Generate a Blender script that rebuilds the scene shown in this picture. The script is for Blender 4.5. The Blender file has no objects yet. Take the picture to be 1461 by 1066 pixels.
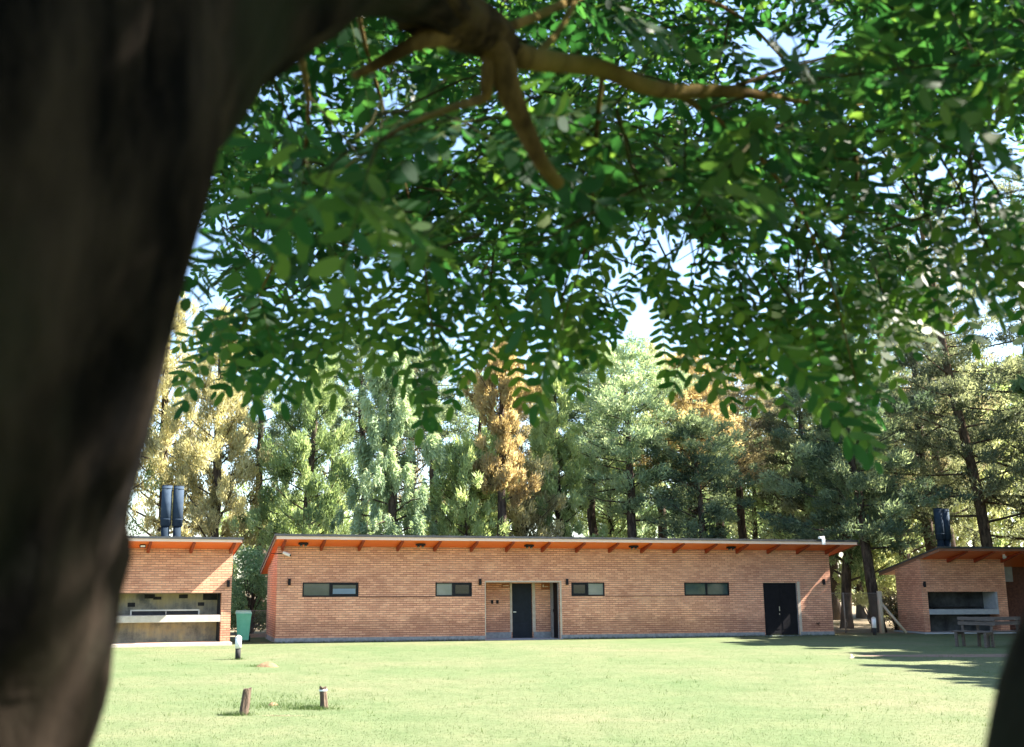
import bpy, math, random
import numpy as np
from mathutils import Vector, Matrix

# ------------------------------------------------------------------ scene, camera, light
scene = bpy.context.scene
COL = scene.collection
R = math.radians

F_PX, PITCH, EYE, CX, PW, PH = 1533.06, R(11.0147), 2.0995, 632.82, 1461.0, 1066.0

cam_data = bpy.data.cameras.new("camera")
cam = bpy.data.objects.new("camera", cam_data)
COL.objects.link(cam)
cam.location = (0, 0, EYE)
cam.rotation_euler = (R(90) + PITCH, 0, 0)
cam_data.sensor_fit = 'HORIZONTAL'
cam_data.sensor_width = 36.0
cam_data.lens = F_PX / PW * 36.0
cam_data.shift_x = (PW / 2 - CX) / PW
cam_data.clip_start = 0.05
cam_data.clip_end = 3000
cam_data.dof.use_dof = True
cam_data.dof.focus_distance = 41.0
cam_data.dof.aperture_fstop = 5.0
scene.camera = cam

SUN_FROM = Vector((1.026, 0.098, 1.0)).normalized()
SUN_EL = math.asin(SUN_FROM.z)
world = bpy.data.worlds.new("World")
scene.world = world
world.use_nodes = True
wn = world.node_tree
wn.nodes.clear()
w_out = wn.nodes.new("ShaderNodeOutputWorld")
w_bg = wn.nodes.new("ShaderNodeBackground")
sky = wn.nodes.new("ShaderNodeTexSky")
sky.sky_type = 'NISHITA'
sky.sun_disc = False
sky.sun_elevation = SUN_EL
sky.sun_rotation = math.atan2(SUN_FROM.x, SUN_FROM.y)
sky.air_density = 1.0
sky.dust_density = 0.8
sky.ozone_density = 2.0
w_bg.inputs["Strength"].default_value = 0.060
wn.links.new(sky.outputs[0], w_bg.inputs["Color"])
wn.links.new(w_bg.outputs[0], w_out.inputs["Surface"])

sun_data = bpy.data.lights.new("sun", 'SUN')
sun_data.energy = 4.2
sun_data.angle = R(0.5)
sun_data.color = (1.0, 0.93, 0.82)
sun = bpy.data.objects.new("sun", sun_data)
COL.objects.link(sun)
sun.rotation_euler = (-SUN_FROM).to_track_quat('-Z', 'Y').to_euler()

scene.view_settings.view_transform = 'Standard'
scene.view_settings.look = 'None'
scene.view_settings.gamma = 1.0
scene.view_settings.use_curve_mapping = False
scene.view_settings.exposure = 3.0
scene.render.engine = 'CYCLES'
scene.cycles.max_bounces = 8
scene.cycles.diffuse_bounces = 6
scene.cycles.transmission_bounces = 4
scene.cycles.caustics_reflective = False
scene.cycles.caustics_refractive = False

# ------------------------------------------------------------------ helpers
FW = np.array([0, math.cos(PITCH), math.sin(PITCH)])
UP = np.array([0, -math.sin(PITCH), math.cos(PITCH)])
RT = np.array([1.0, 0, 0])
EYEP = np.array([0, 0, EYE])


def pt(px, py, Y):
    """World point that sits Y metres ahead of the photographer (survey of the photograph)."""
    r = FW + RT * (px - CX) / F_PX + UP * (PH / 2 - py) / F_PX
    return EYEP + r * Y / r[1]


def proj(P):
    v = np.asarray(P, float) - EYEP
    d = v @ FW
    return CX + F_PX * (v @ RT) / d, PH / 2 - F_PX * (v @ UP) / d, d


def tag(o, label=None, cat=None, group=None, kind=None):
    if label: o["label"] = label
    if cat: o["category"] = cat
    if group: o["group"] = group
    if kind: o["kind"] = kind
    return o


def empty(name, loc=(0, 0, 0), rz=0.0, label=None, cat=None, group=None):
    o = bpy.data.objects.new(name, None)
    COL.objects.link(o)
    o.location = loc
    o.rotation_euler = (0, 0, rz)
    o.empty_display_size = 0.2
    return tag(o, label, cat, group)


class MB:
    """Collects boxes, bars, tubes and quads into ONE mesh object."""

    def __init__(self):
        self.v, self.f = [], []

    def quad(self, *pts):
        n = len(self.v)
        self.v += [tuple(p) for p in pts]
        self.f.append(tuple(range(n, n + len(pts))))
        return self

    def hexa(self, p):
        n = len(self.v)
        self.v += [tuple(q) for q in p]
        for a in ((0, 3, 2, 1), (4, 5, 6, 7), (0, 1, 5, 4), (1, 2, 6, 5), (2, 3, 7, 6), (3, 0, 4, 7)):
            self.f.append(tuple(n + i for i in a))
        return self

    def box(self, x0, x1, y0, y1, z0, z1):
        return self.hexa([(x0, y0, z0), (x1, y0, z0), (x1, y1, z0), (x0, y1, z0),
                          (x0, y0, z1), (x1, y0, z1), (x1, y1, z1), (x0, y1, z1)])

    def bar(self, a, b, w, h, up=(0, 0, 1)):
        a, b = Vector(a), Vector(b)
        d = (b - a).normalized()
        s = d.cross(Vector(up))
        if s.length < 1e-4: s = d.cross(Vector((1, 0, 0)))
        s.normalize()
        t = s.cross(d).normalized()
        p = []
        for q in (a, b):
            p += [q - s * w / 2 - t * h / 2, q + s * w / 2 - t * h / 2, q + s * w / 2 + t * h / 2, q - s * w / 2 + t * h / 2]
        return self.hexa(p)

    def tube(self, pts, rad, n=8, caps=True):
        pts = [Vector(p) for p in pts]
        base = len(self.v)
        prev = None
        for i, p in enumerate(pts):
            d = (pts[min(i + 1, len(pts) - 1)] - pts[max(i - 1, 0)]).normalized()
            if prev is None:
                s = d.cross(Vector((0.3, 0.2, 0.9)))
                if s.length < 1e-3: s = d.cross(Vector((1, 0, 0)))
            else:
                s = prev - d * prev.dot(d)
            s.normalize(); prev = s
            t = d.cross(s)
            r = rad[i] if hasattr(rad, '__len__') else rad
            for k in range(n):
                a = 2 * math.pi * k / n
                self.v.append(tuple(p + (s * math.cos(a) + t * math.sin(a)) * r))
        for i in range(len(pts) - 1):
            for k in range(n):
                k2 = (k + 1) % n
                self.f.append((base + i * n + k, base + i * n + k2, base + (i + 1) * n + k2, base + (i + 1) * n + k))
        if caps:
            self.f.append(tuple(base + k for k in range(n - 1, -1, -1)))
            self.f.append(tuple(base + (len(pts) - 1) * n + k for k in range(n)))
        return self

    def build(self, name, mat, parent=None, smooth=False, bevel=0.0, kind=None):
        me = bpy.data.meshes.new(name)
        me.from_pydata(self.v, [], self.f)
        me.materials.append(mat)
        if smooth:
            me.polygons.foreach_set('use_smooth', [True] * len(me.polygons))
        me.update()
        o = bpy.data.objects.new(name, me)
        COL.objects.link(o)
        if parent: o.parent = parent
        if bevel:
            m = o.modifiers.new('bevel', 'BEVEL')
            m.width = bevel; m.segments = 2; m.limit_method = 'ANGLE'
        if kind: o['kind'] = kind
        return o


def np_mesh(name, verts, nper, mat, parent=None, tint=None, smooth=False):
    """verts (F*nper,3): every face has its own nper vertices; tint: one float per face."""
    nv = len(verts); nf = nv // nper
    me = bpy.data.meshes.new(name)
    me.vertices.add(nv)
    me.vertices.foreach_set('co', np.ascontiguousarray(verts, dtype=np.float32).ravel())
    me.loops.add(nv)
    me.loops.foreach_set('vertex_index', np.arange(nv, dtype=np.int32))
    me.polygons.add(nf)
    me.polygons.foreach_set('loop_start', np.arange(0, nv, nper, dtype=np.int32))
    me.polygons.foreach_set('loop_total', np.full(nf, nper, dtype=np.int32))
    if tint is not None:
        at = me.attributes.new('tint', 'FLOAT', 'FACE')
        at.data.foreach_set('value', np.ascontiguousarray(tint, dtype=np.float32))
    me.materials.append(mat)
    me.update(calc_edges=True)
    o = bpy.data.objects.new(name, me)
    COL.objects.link(o)
    if parent: o.parent = parent
    return o


def unit(a):
    return a / (np.linalg.norm(a, axis=-1, keepdims=True) + 1e-9)


def spline(pts, n):
    """Catmull-Rom through rows of pts (any width), n samples."""
    p = np.asarray(pts, float)
    p = np.vstack([2 * p[0] - p[1], p, 2 * p[-1] - p[-2]])
    out = []
    for t in np.linspace(0, len(p) - 3 - 1e-6, n):
        i = int(t); u = t - i
        a, b, c, d = p[i:i + 4]
        out.append(0.5 * (2 * b + (c - a) * u + (2 * a - 5 * b + 4 * c - d) * u * u + (3 * b - a - 3 * c + d) * u ** 3))
    return np.array(out)


# ------------------------------------------------------------------ materials
def new_mat(name):
    m = bpy.data.materials.new(name)
    m.use_nodes = True
    nt = m.node_tree
    return m, nt, nt.nodes["Principled BSDF"]


def N(nt, kind, **kw):
    n = nt.nodes.new(kind)
    for k, v in kw.items():
        if k in n.inputs: n.inputs[k].default_value = v
        else: setattr(n, k, v)
    return n


def ramp(nt, stops):
    r = nt.nodes.new('ShaderNodeValToRGB')
    el = r.color_ramp.elements
    while len(el) < len(stops): el.new(0.5)
    for e, (p, c) in zip(el, stops):
        e.position = p
        e.color = (*c, 1) if len(c) == 3 else c
    return r


def mix(nt, fac, a, b, mode='MIX'):
    m = nt.nodes.new('ShaderNodeMix')
    m.data_type = 'RGBA'; m.blend_type = mode
    L = nt.links
    for sock, val in ((m.inputs[0], fac), (m.inputs[6], a), (m.inputs[7], b)):
        if isinstance(val, bpy.types.NodeSocket): L.new(val, sock)
        elif hasattr(val, '__len__'): sock.default_value = (*val, 1)
        else: sock.default_value = val
    return m.outputs[2]


def objcoord(nt):
    return N(nt, 'ShaderNodeTexCoord').outputs['Object']


def noise(nt, vec, scale, detail=4, rough=0.55):
    n = N(nt, 'ShaderNodeTexNoise')
    n.inputs['Scale'].default_value = scale
    n.inputs['Detail'].default_value = detail
    n.inputs['Roughness'].default_value = rough
    nt.links.new(vec, n.inputs['Vector'])
    return n.outputs['Fac']


def bump(nt, bsdf, height, strength=0.5, dist=0.02):
    b = N(nt, 'ShaderNodeBump')
    b.inputs['Strength'].default_value = strength
    b.inputs['Distance'].default_value = dist
    nt.links.new(height, b.inputs['Height'])
    nt.links.new(b.outputs[0], bsdf.inputs['Normal'])


def mottled(name, c1, c2, scale=6, rough=0.7, bstr=0.2, metallic=0.0, stretch=(1, 1, 1), bd=0.01, spec=0.25):
    m, nt, p = new_mat(name)
    mp = N(nt, 'ShaderNodeMapping')
    mp.inputs['Scale'].default_value = stretch
    nt.links.new(objcoord(nt), mp.inputs['Vector'])
    n = noise(nt, mp.outputs[0], scale, 6, 0.6)
    r = ramp(nt, [(0.3, c1), (0.7, c2)])
    nt.links.new(n, r.inputs[0])
    nt.links.new(r.outputs[0], p.inputs['Base Color'])
    p.inputs['Roughness'].default_value = rough
    p.inputs['Metallic'].default_value = metallic
    p.inputs['Specular IOR Level'].default_value = spec
    if bstr: bump(nt, p, n, bstr, bd)
    return m


def brick_mat(name, ca, cb, mortar):
    m, nt, p = new_mat(name)
    L = nt.links
    oc = objcoord(nt)
    sep = N(nt, 'ShaderNodeSeparateXYZ'); L.new(oc, sep.inputs[0])
    ad = N(nt, 'ShaderNodeMath', operation='ADD'); L.new(sep.outputs[0], ad.inputs[0]); L.new(sep.outputs[1], ad.inputs[1])
    cmb = N(nt, 'ShaderNodeCombineXYZ'); L.new(ad.outputs[0], cmb.inputs[0]); L.new(sep.outputs[2], cmb.inputs[1])
    # slight waviness so that the courses are not ruled lines
    wob = noise(nt, cmb.outputs[0], 1.3, 3)
    wm = N(nt, 'ShaderNodeMath', operation='MULTIPLY_ADD'); L.new(wob, wm.inputs[0]); wm.inputs[1].default_value = 0.018
    L.new(sep.outputs[2], wm.inputs[2])
    cmb2 = N(nt, 'ShaderNodeCombineXYZ'); L.new(ad.outputs[0], cmb2.inputs[0]); L.new(wm.outputs[0], cmb2.inputs[1])
    bt = N(nt, 'ShaderNodeTexBrick')
    L.new(cmb2.outputs[0], bt.inputs['Vector'])
    bt.inputs['Scale'].default_value = 1.0
    bt.inputs['Brick Width'].default_value = 0.25
    bt.inputs['Row Height'].default_value = 0.080
    bt.inputs['Mortar Size'].default_value = 0.009
    bt.inputs['Mortar Smooth'].default_value = 0.25
    bt.inputs['Bias'].default_value = 0.0
    bt.inputs['Color1'].default_value = (*ca, 1)
    bt.inputs['Color2'].default_value = (*cb, 1)
    # joints: painted dark for the shade of raking in most places, pale where mortar smeared over
    mn = noise(nt, cmb.outputs[0], 0.9, 5, 0.65)
    mr = ramp(nt, [(0.42, mortar), (0.72, (0.60, 0.40, 0.28))]); L.new(mn, mr.inputs[0])
    L.new(mr.outputs[0], bt.inputs['Mortar'])
    # raked bed joints: their shade painted as a dark line under every course, broken where mortar fills it
    dv = N(nt, 'ShaderNodeMath', operation='DIVIDE'); L.new(wm.outputs[0], dv.inputs[0]); dv.inputs[1].default_value = 0.080
    fr_ = N(nt, 'ShaderNodeMath', operation='FRACT'); L.new(dv.outputs[0], fr_.inputs[0])
    jr = ramp(nt, [(0.0, (1, 1, 1)), (0.10, (1, 1, 1)), (0.2, (0, 0, 0)), (0.86, (0, 0, 0)), (1.0, (1, 1, 1))]); L.new(fr_.outputs[0], jr.inputs[0])
    mp_ = N(nt, 'ShaderNodeMapping'); mp_.inputs['Scale'].default_value = (1.2, 7.0, 1); L.new(cmb.outputs[0], mp_.inputs['Vector'])
    jn = noise(nt, mp_.outputs[0], 1.6, 4, 0.6)
    jn2 = ramp(nt, [(0.36, (0.12, 0.12, 0.12)), (0.6, (1, 1, 1))]); L.new(jn, jn2.inputs[0])
    jm = mix(nt, 1.0, jr.outputs[0], jn2.outputs[0], 'MULTIPLY')
    bcol = mix(nt, jm, bt.outputs['Color'], (0.21, 0.088, 0.056))
    # rising damp and splashed soil in the lowest courses, uneven along the wall
    dn = noise(nt, cmb.outputs[0], 1.7, 5, 0.6)
    dz = N(nt, 'ShaderNodeMath', operation='MULTIPLY_ADD'); L.new(dn, dz.inputs[0]); dz.inputs[1].default_value = -1.3; L.new(sep.outputs[2], dz.inputs[2])
    dr = ramp(nt, [(0.0, (0.72, 0.70, 0.70)), (0.25, (1, 1, 1))]); L.new(dz.outputs[0], dr.inputs[0])
    bcol = mix(nt, 1.0, bcol, dr.outputs[0], 'MULTIPLY')
    # large weathering and pale efflorescence
    wn_ = noise(nt, oc, 0.7, 6, 0.65)
    wr = ramp(nt, [(0.26, (0.74, 0.68, 0.68)), (0.5, (1, 1, 1)), (0.72, (1.06, 1.09, 1.08))]); L.new(wn_, wr.inputs[0])
    col = mix(nt, 1.0, bcol, wr.outputs[0], 'MULTIPLY')
    fn = noise(nt, oc, 22, 3, 0.6)
    fr = ramp(nt, [(0.35, (0.85, 0.84, 0.83)), (0.7, (1.08, 1.08, 1.08))]); L.new(fn, fr.inputs[0])
    col = mix(nt, 0.8, col, fr.outputs[0], 'MULTIPLY')
    L.new(col, p.inputs['Base Color'])
    p.inputs['Roughness'].default_value = 0.88
    inv = N(nt, 'ShaderNodeMath', operation='SUBTRACT'); inv.inputs[0].default_value = 1.0; L.new(bt.outputs['Fac'], inv.inputs[1])
    bump(nt, p, inv.outputs[0], 0.9, 0.015)
    return m


def board_mat(name, c1, c2, axis=1, width=0.11, rough=0.5):
    """Stained boards: one tone per board plus grain."""
    m, nt, p = new_mat(name)
    L = nt.links
    oc = objcoord(nt)
    sep = N(nt, 'ShaderNodeSeparateXYZ'); L.new(oc, sep.inputs[0])
    d = N(nt, 'ShaderNodeMath', operation='DIVIDE'); L.new(sep.outputs[axis], d.inputs[0]); d.inputs[1].default_value = width
    fl = N(nt, 'ShaderNodeMath', operation='FLOOR'); L.new(d.outputs[0], fl.inputs[0])
    wn_ = N(nt, 'ShaderNodeTexWhiteNoise', noise_dimensions='1D'); L.new(fl.outputs[0], wn_.inputs['W'])
    mp = N(nt, 'ShaderNodeMapping'); mp.inputs['Scale'].default_value = (0.6, 9, 9) if axis != 0 else (9, 0.6, 9)
    L.new(oc, mp.inputs['Vector'])
    g = noise(nt, mp.outputs[0], 3, 6, 0.6)
    av = N(nt, 'ShaderNodeMath', operation='MULTIPLY_ADD'); L.new(wn_.outputs['Value'], av.inputs[0]); av.inputs[1].default_value = 0.45
    gm = N(nt, 'ShaderNodeMath', operation='MULTIPLY'); L.new(g, gm.inputs[0]); gm.inputs[1].default_value = 0.6
    L.new(gm.outputs[0], av.inputs[2])
    r = ramp(nt, [(0.1, c1), (0.9, c2)]); L.new(av.outputs[0], r.inputs[0])
    fr = N(nt, 'ShaderNodeMath', operation='FRACT'); L.new(d.outputs[0], fr.inputs[0])
    gap = ramp(nt, [(0.0, (0, 0, 0)), (0.06, (1, 1, 1)), (0.95, (1, 1, 1)), (1.0, (0, 0, 0))]); L.new(fr.outputs[0], gap.inputs[0])
    L.new(r.outputs[0], p.inputs['Base Color'])
    bump(nt, p, gap.outputs[0], 0.6, 0.01)
    p.inputs['Roughness'].default_value = rough
    return m


def leaf_mat(name, dark, mid, light, trans=0.35, rough=0.5, spec=0.3, tcol=None):
    """Foliage: tone from the per-face tint, part of the light passes through."""
    m, nt, p = new_mat(name)
    L = nt.links
    at = N(nt, 'ShaderNodeAttribute', attribute_name='tint')
    r = ramp(nt, [(0.0, dark), (0.5, mid), (1.0, light)])
    L.new(at.outputs['Fac'], r.inputs[0])
    L.new(r.outputs[0], p.inputs['Base Color'])
    p.inputs['Roughness'].default_value = rough
    p.inputs['Specular IOR Level'].default_value = spec
    tr = N(nt, 'ShaderNodeBsdfTranslucent')
    tc = mix(nt, 1.0, r.outputs[0], tcol or (1.3, 1.5, 0.7), 'MULTIPLY')
    L.new(tc, tr.inputs['Color'])
    ms = N(nt, 'ShaderNodeMixShader'); ms.inputs[0].default_value = trans
    L.new(p.outputs[0], ms.inputs[1]); L.new(tr.outputs[0], ms.inputs[2])
    L.new(ms.outputs[0], nt.nodes['Material Output'].inputs['Surface'])
    return m


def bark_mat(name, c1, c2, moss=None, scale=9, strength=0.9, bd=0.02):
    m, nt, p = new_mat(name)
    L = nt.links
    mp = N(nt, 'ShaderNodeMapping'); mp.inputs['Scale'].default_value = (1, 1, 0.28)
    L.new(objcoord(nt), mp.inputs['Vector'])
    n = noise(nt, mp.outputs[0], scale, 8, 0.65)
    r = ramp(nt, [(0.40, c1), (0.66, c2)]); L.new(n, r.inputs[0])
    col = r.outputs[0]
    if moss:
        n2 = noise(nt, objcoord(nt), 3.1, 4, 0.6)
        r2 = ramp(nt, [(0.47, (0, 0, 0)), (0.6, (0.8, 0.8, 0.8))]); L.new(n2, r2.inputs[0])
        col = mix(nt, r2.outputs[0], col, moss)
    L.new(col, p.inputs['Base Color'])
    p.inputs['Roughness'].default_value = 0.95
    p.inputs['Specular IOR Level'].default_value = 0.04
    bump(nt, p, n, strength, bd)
    return m


M = {}
M['brick'] = brick_mat('brick', (0.84, 0.425, 0.26), (0.62, 0.28, 0.17), (0.36, 0.16, 0.10))
M['brick_dark_and_shade'] = mottled('brick_dark_and_shade', (0.07, 0.035, 0.028), (0.16, 0.07, 0.05), 9, 0.9, 0.4)  # dark brick course; also the tone that paints shade on the rear wall
M['render'] = mottled('render', (0.40, 0.31, 0.24), (0.52, 0.43, 0.34), 5, 0.85, 0.15)
M['concrete'] = mottled('concrete', (0.17, 0.17, 0.175), (0.29, 0.285, 0.28), 7, 0.85, 0.3)
M['slab'] = mottled('slab', (0.40, 0.35, 0.28), (0.52, 0.47, 0.39), 5, 0.8, 0.2)
M['slab_grey'] = mottled('slab_grey', (0.26, 0.28, 0.30), (0.36, 0.37, 0.38), 5, 0.8, 0.2)
M['soffit'] = board_mat('soffit', (0.80, 0.12, 0.018), (0.90, 0.20, 0.03), 1, 0.12, 0.4)
M['rafter'] = mottled('rafter', (0.20, 0.034, 0.016), (0.30, 0.055, 0.022), 5, 0.5, 0.2, stretch=(6, 1, 6))
M['fascia'] = mottled('fascia', (0.76, 0.49, 0.36), (0.85, 0.60, 0.47), 4, 0.55, 0.15, stretch=(0.5, 6, 6))
M['fascia_shade'] = mottled('fascia_shade', (0.17, 0.075, 0.045), (0.28, 0.13, 0.08), 4, 0.55, 0.15, stretch=(0.5, 6, 6))  # fascia with its shade painted in as a darker brown
M['roof_metal'] = mottled('roof_metal', (0.04, 0.042, 0.046), (0.075, 0.077, 0.082), 3, 0.45, 0.1, 0.3)
M['black_metal'] = mottled('black_metal', (0.007, 0.007, 0.009), (0.013, 0.013, 0.016), 8, 0.5, 0.05, spec=0.15)
M['black_door'] = mottled('black_door', (0.005, 0.005, 0.007), (0.010, 0.009, 0.012), 5, 0.55, 0.08, spec=0.12)
M['slate_door'] = mottled('slate_door', (0.011, 0.014, 0.019), (0.017, 0.021, 0.028), 4, 0.5, 0.08, spec=0.1)
M['steel'] = mottled('steel', (0.45, 0.45, 0.44), (0.6, 0.6, 0.58), 8, 0.35, 0.05, 0.9)
M['pale_metal'] = mottled('pale_metal', (0.45, 0.40, 0.34), (0.58, 0.53, 0.46), 8, 0.5, 0.05)
M['flue'] = mottled('flue', (0.026, 0.042, 0.066), (0.042, 0.062, 0.090), 5, 0.8, 0.08, 0.0, spec=0.1)
M['flue_pipe'] = mottled('flue_pipe', (0.014, 0.023, 0.036), (0.022, 0.033, 0.048), 5, 0.85, 0.08, 0.0, spec=0.05)
M['white'] = mottled('white', (0.68, 0.68, 0.66), (0.8, 0.8, 0.78), 6, 0.5, 0.05)
M['plaque'] = mottled('plaque', (0.22, 0.075, 0.03), (0.34, 0.12, 0.045), 9, 0.55, 0.1)
M['plaque_mark'] = mottled('plaque_mark', (0.6, 0.5, 0.4), (0.75, 0.65, 0.55), 9, 0.6, 0)
M['green_plastic'] = mottled('green_plastic', (0.15, 0.55, 0.35), (0.20, 0.62, 0.42), 6, 0.4, 0.05)
M['green_lid'] = mottled('green_lid', (0.27, 0.56, 0.44), (0.33, 0.62, 0.50), 6, 0.42, 0.05)
M['rubber'] = mottled('rubber', (0.015, 0.015, 0.015), (0.03, 0.03, 0.03), 9, 0.8, 0.1)
M['old_wood'] = mottled('old_wood', (0.055, 0.043, 0.036), (0.13, 0.105, 0.088), 5, 0.85, 0.4, stretch=(1, 8, 8))
M['post_wood'] = mottled('post_wood', (0.34, 0.28, 0.20), (0.50, 0.42, 0.31), 6, 0.85, 0.4, stretch=(6, 6, 0.8))
M['stump'] = mottled('stump', (0.045, 0.030, 0.022), (0.17, 0.12, 0.085), 7, 0.9, 0.8, stretch=(7, 7, 0.9), bd=0.02)
M['bark'] = bark_mat('bark', (0.035, 0.026, 0.022), (0.11, 0.085, 0.065))
M['bark_red'] = bark_mat('bark_red', (0.05, 0.035, 0.025), (0.17, 0.115, 0.075))
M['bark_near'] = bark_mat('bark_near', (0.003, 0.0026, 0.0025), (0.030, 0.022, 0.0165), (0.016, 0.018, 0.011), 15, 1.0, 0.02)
M['bark_limb'] = bark_mat('bark_limb', (0.035, 0.022, 0.009), (0.16, 0.10, 0.036), (0.11, 0.085, 0.022), 20, 0.8, 0.008)
M['bark_mid'] = bark_mat('bark_mid', (0.009, 0.006, 0.004), (0.075, 0.05, 0.024), (0.06, 0.05, 0.017), 18, 1.0, 0.015)
M['wire'] = mottled('wire', (0.28, 0.28, 0.27), (0.4, 0.4, 0.38), 9, 0.5, 0, 0.6)

# sooty, yellowed fire-back plaster
m, nt, p = new_mat('fire_plaster')
oc = objcoord(nt)
n1 = noise(nt, oc, 1.7, 6, 0.65)
mp = N(nt, 'ShaderNodeMapping'); mp.inputs['Scale'].default_value = (5, 5, 0.9); nt.links.new(oc, mp.inputs['Vector'])
n2 = noise(nt, mp.outputs[0], 1.5, 5, 0.6)
r1 = ramp(nt, [(0.32, (0.12, 0.115, 0.112)), (0.5, (0.33, 0.285, 0.21)), (0.68, (0.46, 0.36, 0.20))])
nt.links.new(n1, r1.inputs[0])
r2 = ramp(nt, [(0.3, (0.7, 0.7, 0.72)), (0.7, (1.1, 1.08, 1.0))]); nt.links.new(n2, r2.inputs[0])
nt.links.new(mix(nt, 1.0, r1.outputs[0], r2.outputs[0], 'MULTIPLY'), p.inputs['Base Color'])
p.inputs['Roughness'].default_value = 0.9
bump(nt, p, n1, 0.3, 0.02)
M['fire_plaster'] = m
M['soot'] = mottled('soot', (0.012, 0.012, 0.013), (0.045, 0.043, 0.045), 4, 0.95, 0.3)
M['fire_grey'] = mottled('fire_grey', (0.02, 0.022, 0.025), (0.10, 0.105, 0.11), 1.6, 0.9, 0.3)


def glass_mat(name, c1, c2, rough=0.06):
    m, nt, p = new_mat(name)
    n = noise(nt, objcoord(nt), 1.2, 3)
    r = ramp(nt, [(0.35, c1), (0.65, c2)]); nt.links.new(n, r.inputs[0])
    nt.links.new(r.outputs[0], p.inputs['Base Color'])
    p.inputs['Roughness'].default_value = rough
    p.inputs['Specular IOR Level'].default_value = 0.5
    return m


M['glass_grey'] = glass_mat('glass_grey', (0.045, 0.055, 0.05), (0.075, 0.085, 0.075))
M['glass_dark'] = glass_mat('glass_dark', (0.012, 0.013, 0.015), (0.02, 0.021, 0.023))
M['glass_frost'] = glass_mat('glass_frost', (0.15, 0.16, 0.13), (0.21, 0.21, 0.175), 0.25)
M['glass_teal'] = glass_mat('glass_teal', (0.022, 0.042, 0.045), (0.04, 0.062, 0.062))
M['blind'] = glass_mat('blind', (0.10, 0.15, 0.21), (0.13, 0.185, 0.25), 0.3)

# lawn
m, nt, p = new_mat('lawn')
oc = objcoord(nt)
big = noise(nt, oc, 0.16, 5, 0.6)
fine = noise(nt, oc, 9.0, 6, 0.75)
mid = noise(nt, oc, 1.1, 6, 0.7)
rb = ramp(nt, [(0.33, (0.08369, 0.11680, 0.05094)), (0.5, (0.10378, 0.12420, 0.06048)), (0.66, (0.12475, 0.12880, 0.07002)), (0.8, (0.14132, 0.13160, 0.08208))]); nt.links.new(big, rb.inputs[0])
rm = ramp(nt, [(0.28, (0.74, 0.84, 0.74)), (0.52, (1, 1, 1)), (0.75, (1.20, 1.08, 1.10))]); nt.links.new(mid, rm.inputs[0])
rf = ramp(nt, [(0.3, (0.66, 0.72, 0.62)), (0.5, (1, 1, 1)), (0.72, (1.25, 1.2, 1.25))]); nt.links.new(fine, rf.inputs[0])
c = mix(nt, 1.0, rb.outputs[0], rm.outputs[0], 'MULTIPLY')
c = mix(nt, 0.9, c, rf.outputs[0], 'MULTIPLY')
nt.links.new(c, p.inputs['Base Color'])
p.inputs['Roughness'].default_value = 0.95
p.inputs['Specular IOR Level'].default_value = 0.1
bump(nt, p, fine, 0.6, 0.05)
M['lawn'] = m
M['litter'] = mottled('litter', (0.13, 0.10, 0.065), (0.27, 0.215, 0.135), 2.2, 0.95, 0.5, bd=0.04)
M['dirt'] = mottled('dirt', (0.13, 0.085, 0.06), (0.24, 0.165, 0.12), 1.6, 0.95, 0.5, bd=0.04)
M['dry_grass'] = mottled('dry_grass', (0.24, 0.21, 0.13), (0.34, 0.30, 0.2), 5, 0.95, 0.4, bd=0.03)
M['mound'] = mottled('mound', (0.12, 0.085, 0.045), (0.25, 0.155, 0.085), 14, 0.95, 0.7, bd=0.03)
M['grass_blade'] = leaf_mat('grass_blade', (0.05753, 0.08460, 0.03627), (0.08898, 0.11410, 0.05526), (0.13083, 0.13520, 0.07776), 0.3, 0.6, 0.2)
M['grass_tall'] = leaf_mat('grass_tall', (0.04, 0.075, 0.024), (0.072, 0.11, 0.036), (0.12, 0.15, 0.06), 0.3, 0.6, 0.2)

M['dry_blade'] = leaf_mat('dry_blade', (0.2, 0.17, 0.11), (0.28, 0.25, 0.17), (0.36, 0.32, 0.24), 0.2, 0.7, 0.1)

FOL = {  # foliage of the trees behind the buildings
    'ochre': ((0.231, 0.215, 0.119), (0.440, 0.413, 0.242), (0.606, 0.574, 0.359)),
    'gold': ((0.248, 0.188, 0.098), (0.464, 0.367, 0.199), (0.604, 0.497, 0.296)),
    'olive': ((0.104, 0.160, 0.075), (0.228, 0.314, 0.150), (0.380, 0.464, 0.246)),
    'sage': ((0.165, 0.239, 0.142), (0.308, 0.407, 0.256), (0.451, 0.540, 0.361)),
    'lime': ((0.194, 0.262, 0.115), (0.359, 0.446, 0.209), (0.505, 0.590, 0.314)),
    'dark': ((0.062, 0.096, 0.066), (0.148, 0.203, 0.128), (0.296, 0.360, 0.215)),
    'grey': ((0.067, 0.083, 0.057), (0.158, 0.189, 0.122), (0.309, 0.336, 0.210)),
    'brown': ((0.130, 0.119, 0.084), (0.270, 0.245, 0.166), (0.432, 0.380, 0.255)),
    'pale': ((0.281, 0.318, 0.175), (0.461, 0.502, 0.297), (0.602, 0.635, 0.406)),
    'leafy': ((0.086, 0.159, 0.077), (0.162, 0.256, 0.128), (0.291, 0.375, 0.217)),
}
for k, v in FOL.items():
    M['fol_' + k] = leaf_mat('foliage_' + k, *v, trans=0.5, rough=0.6, spec=0.15, tcol=(1.25, 1.2, 0.85))
M['robinia'] = leaf_mat('robinia_leaf', (0.010, 0.032, 0.015), (0.022, 0.063, 0.029), (0.100, 0.134, 0.042), trans=0.6, rough=0.42, spec=0.22, tcol=(1.55, 2.1, 0.8))
M['rachis'] = mottled('rachis', (0.05, 0.075, 0.022), (0.09, 0.11, 0.038), 9, 0.8, 0, spec=0.05)
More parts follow.
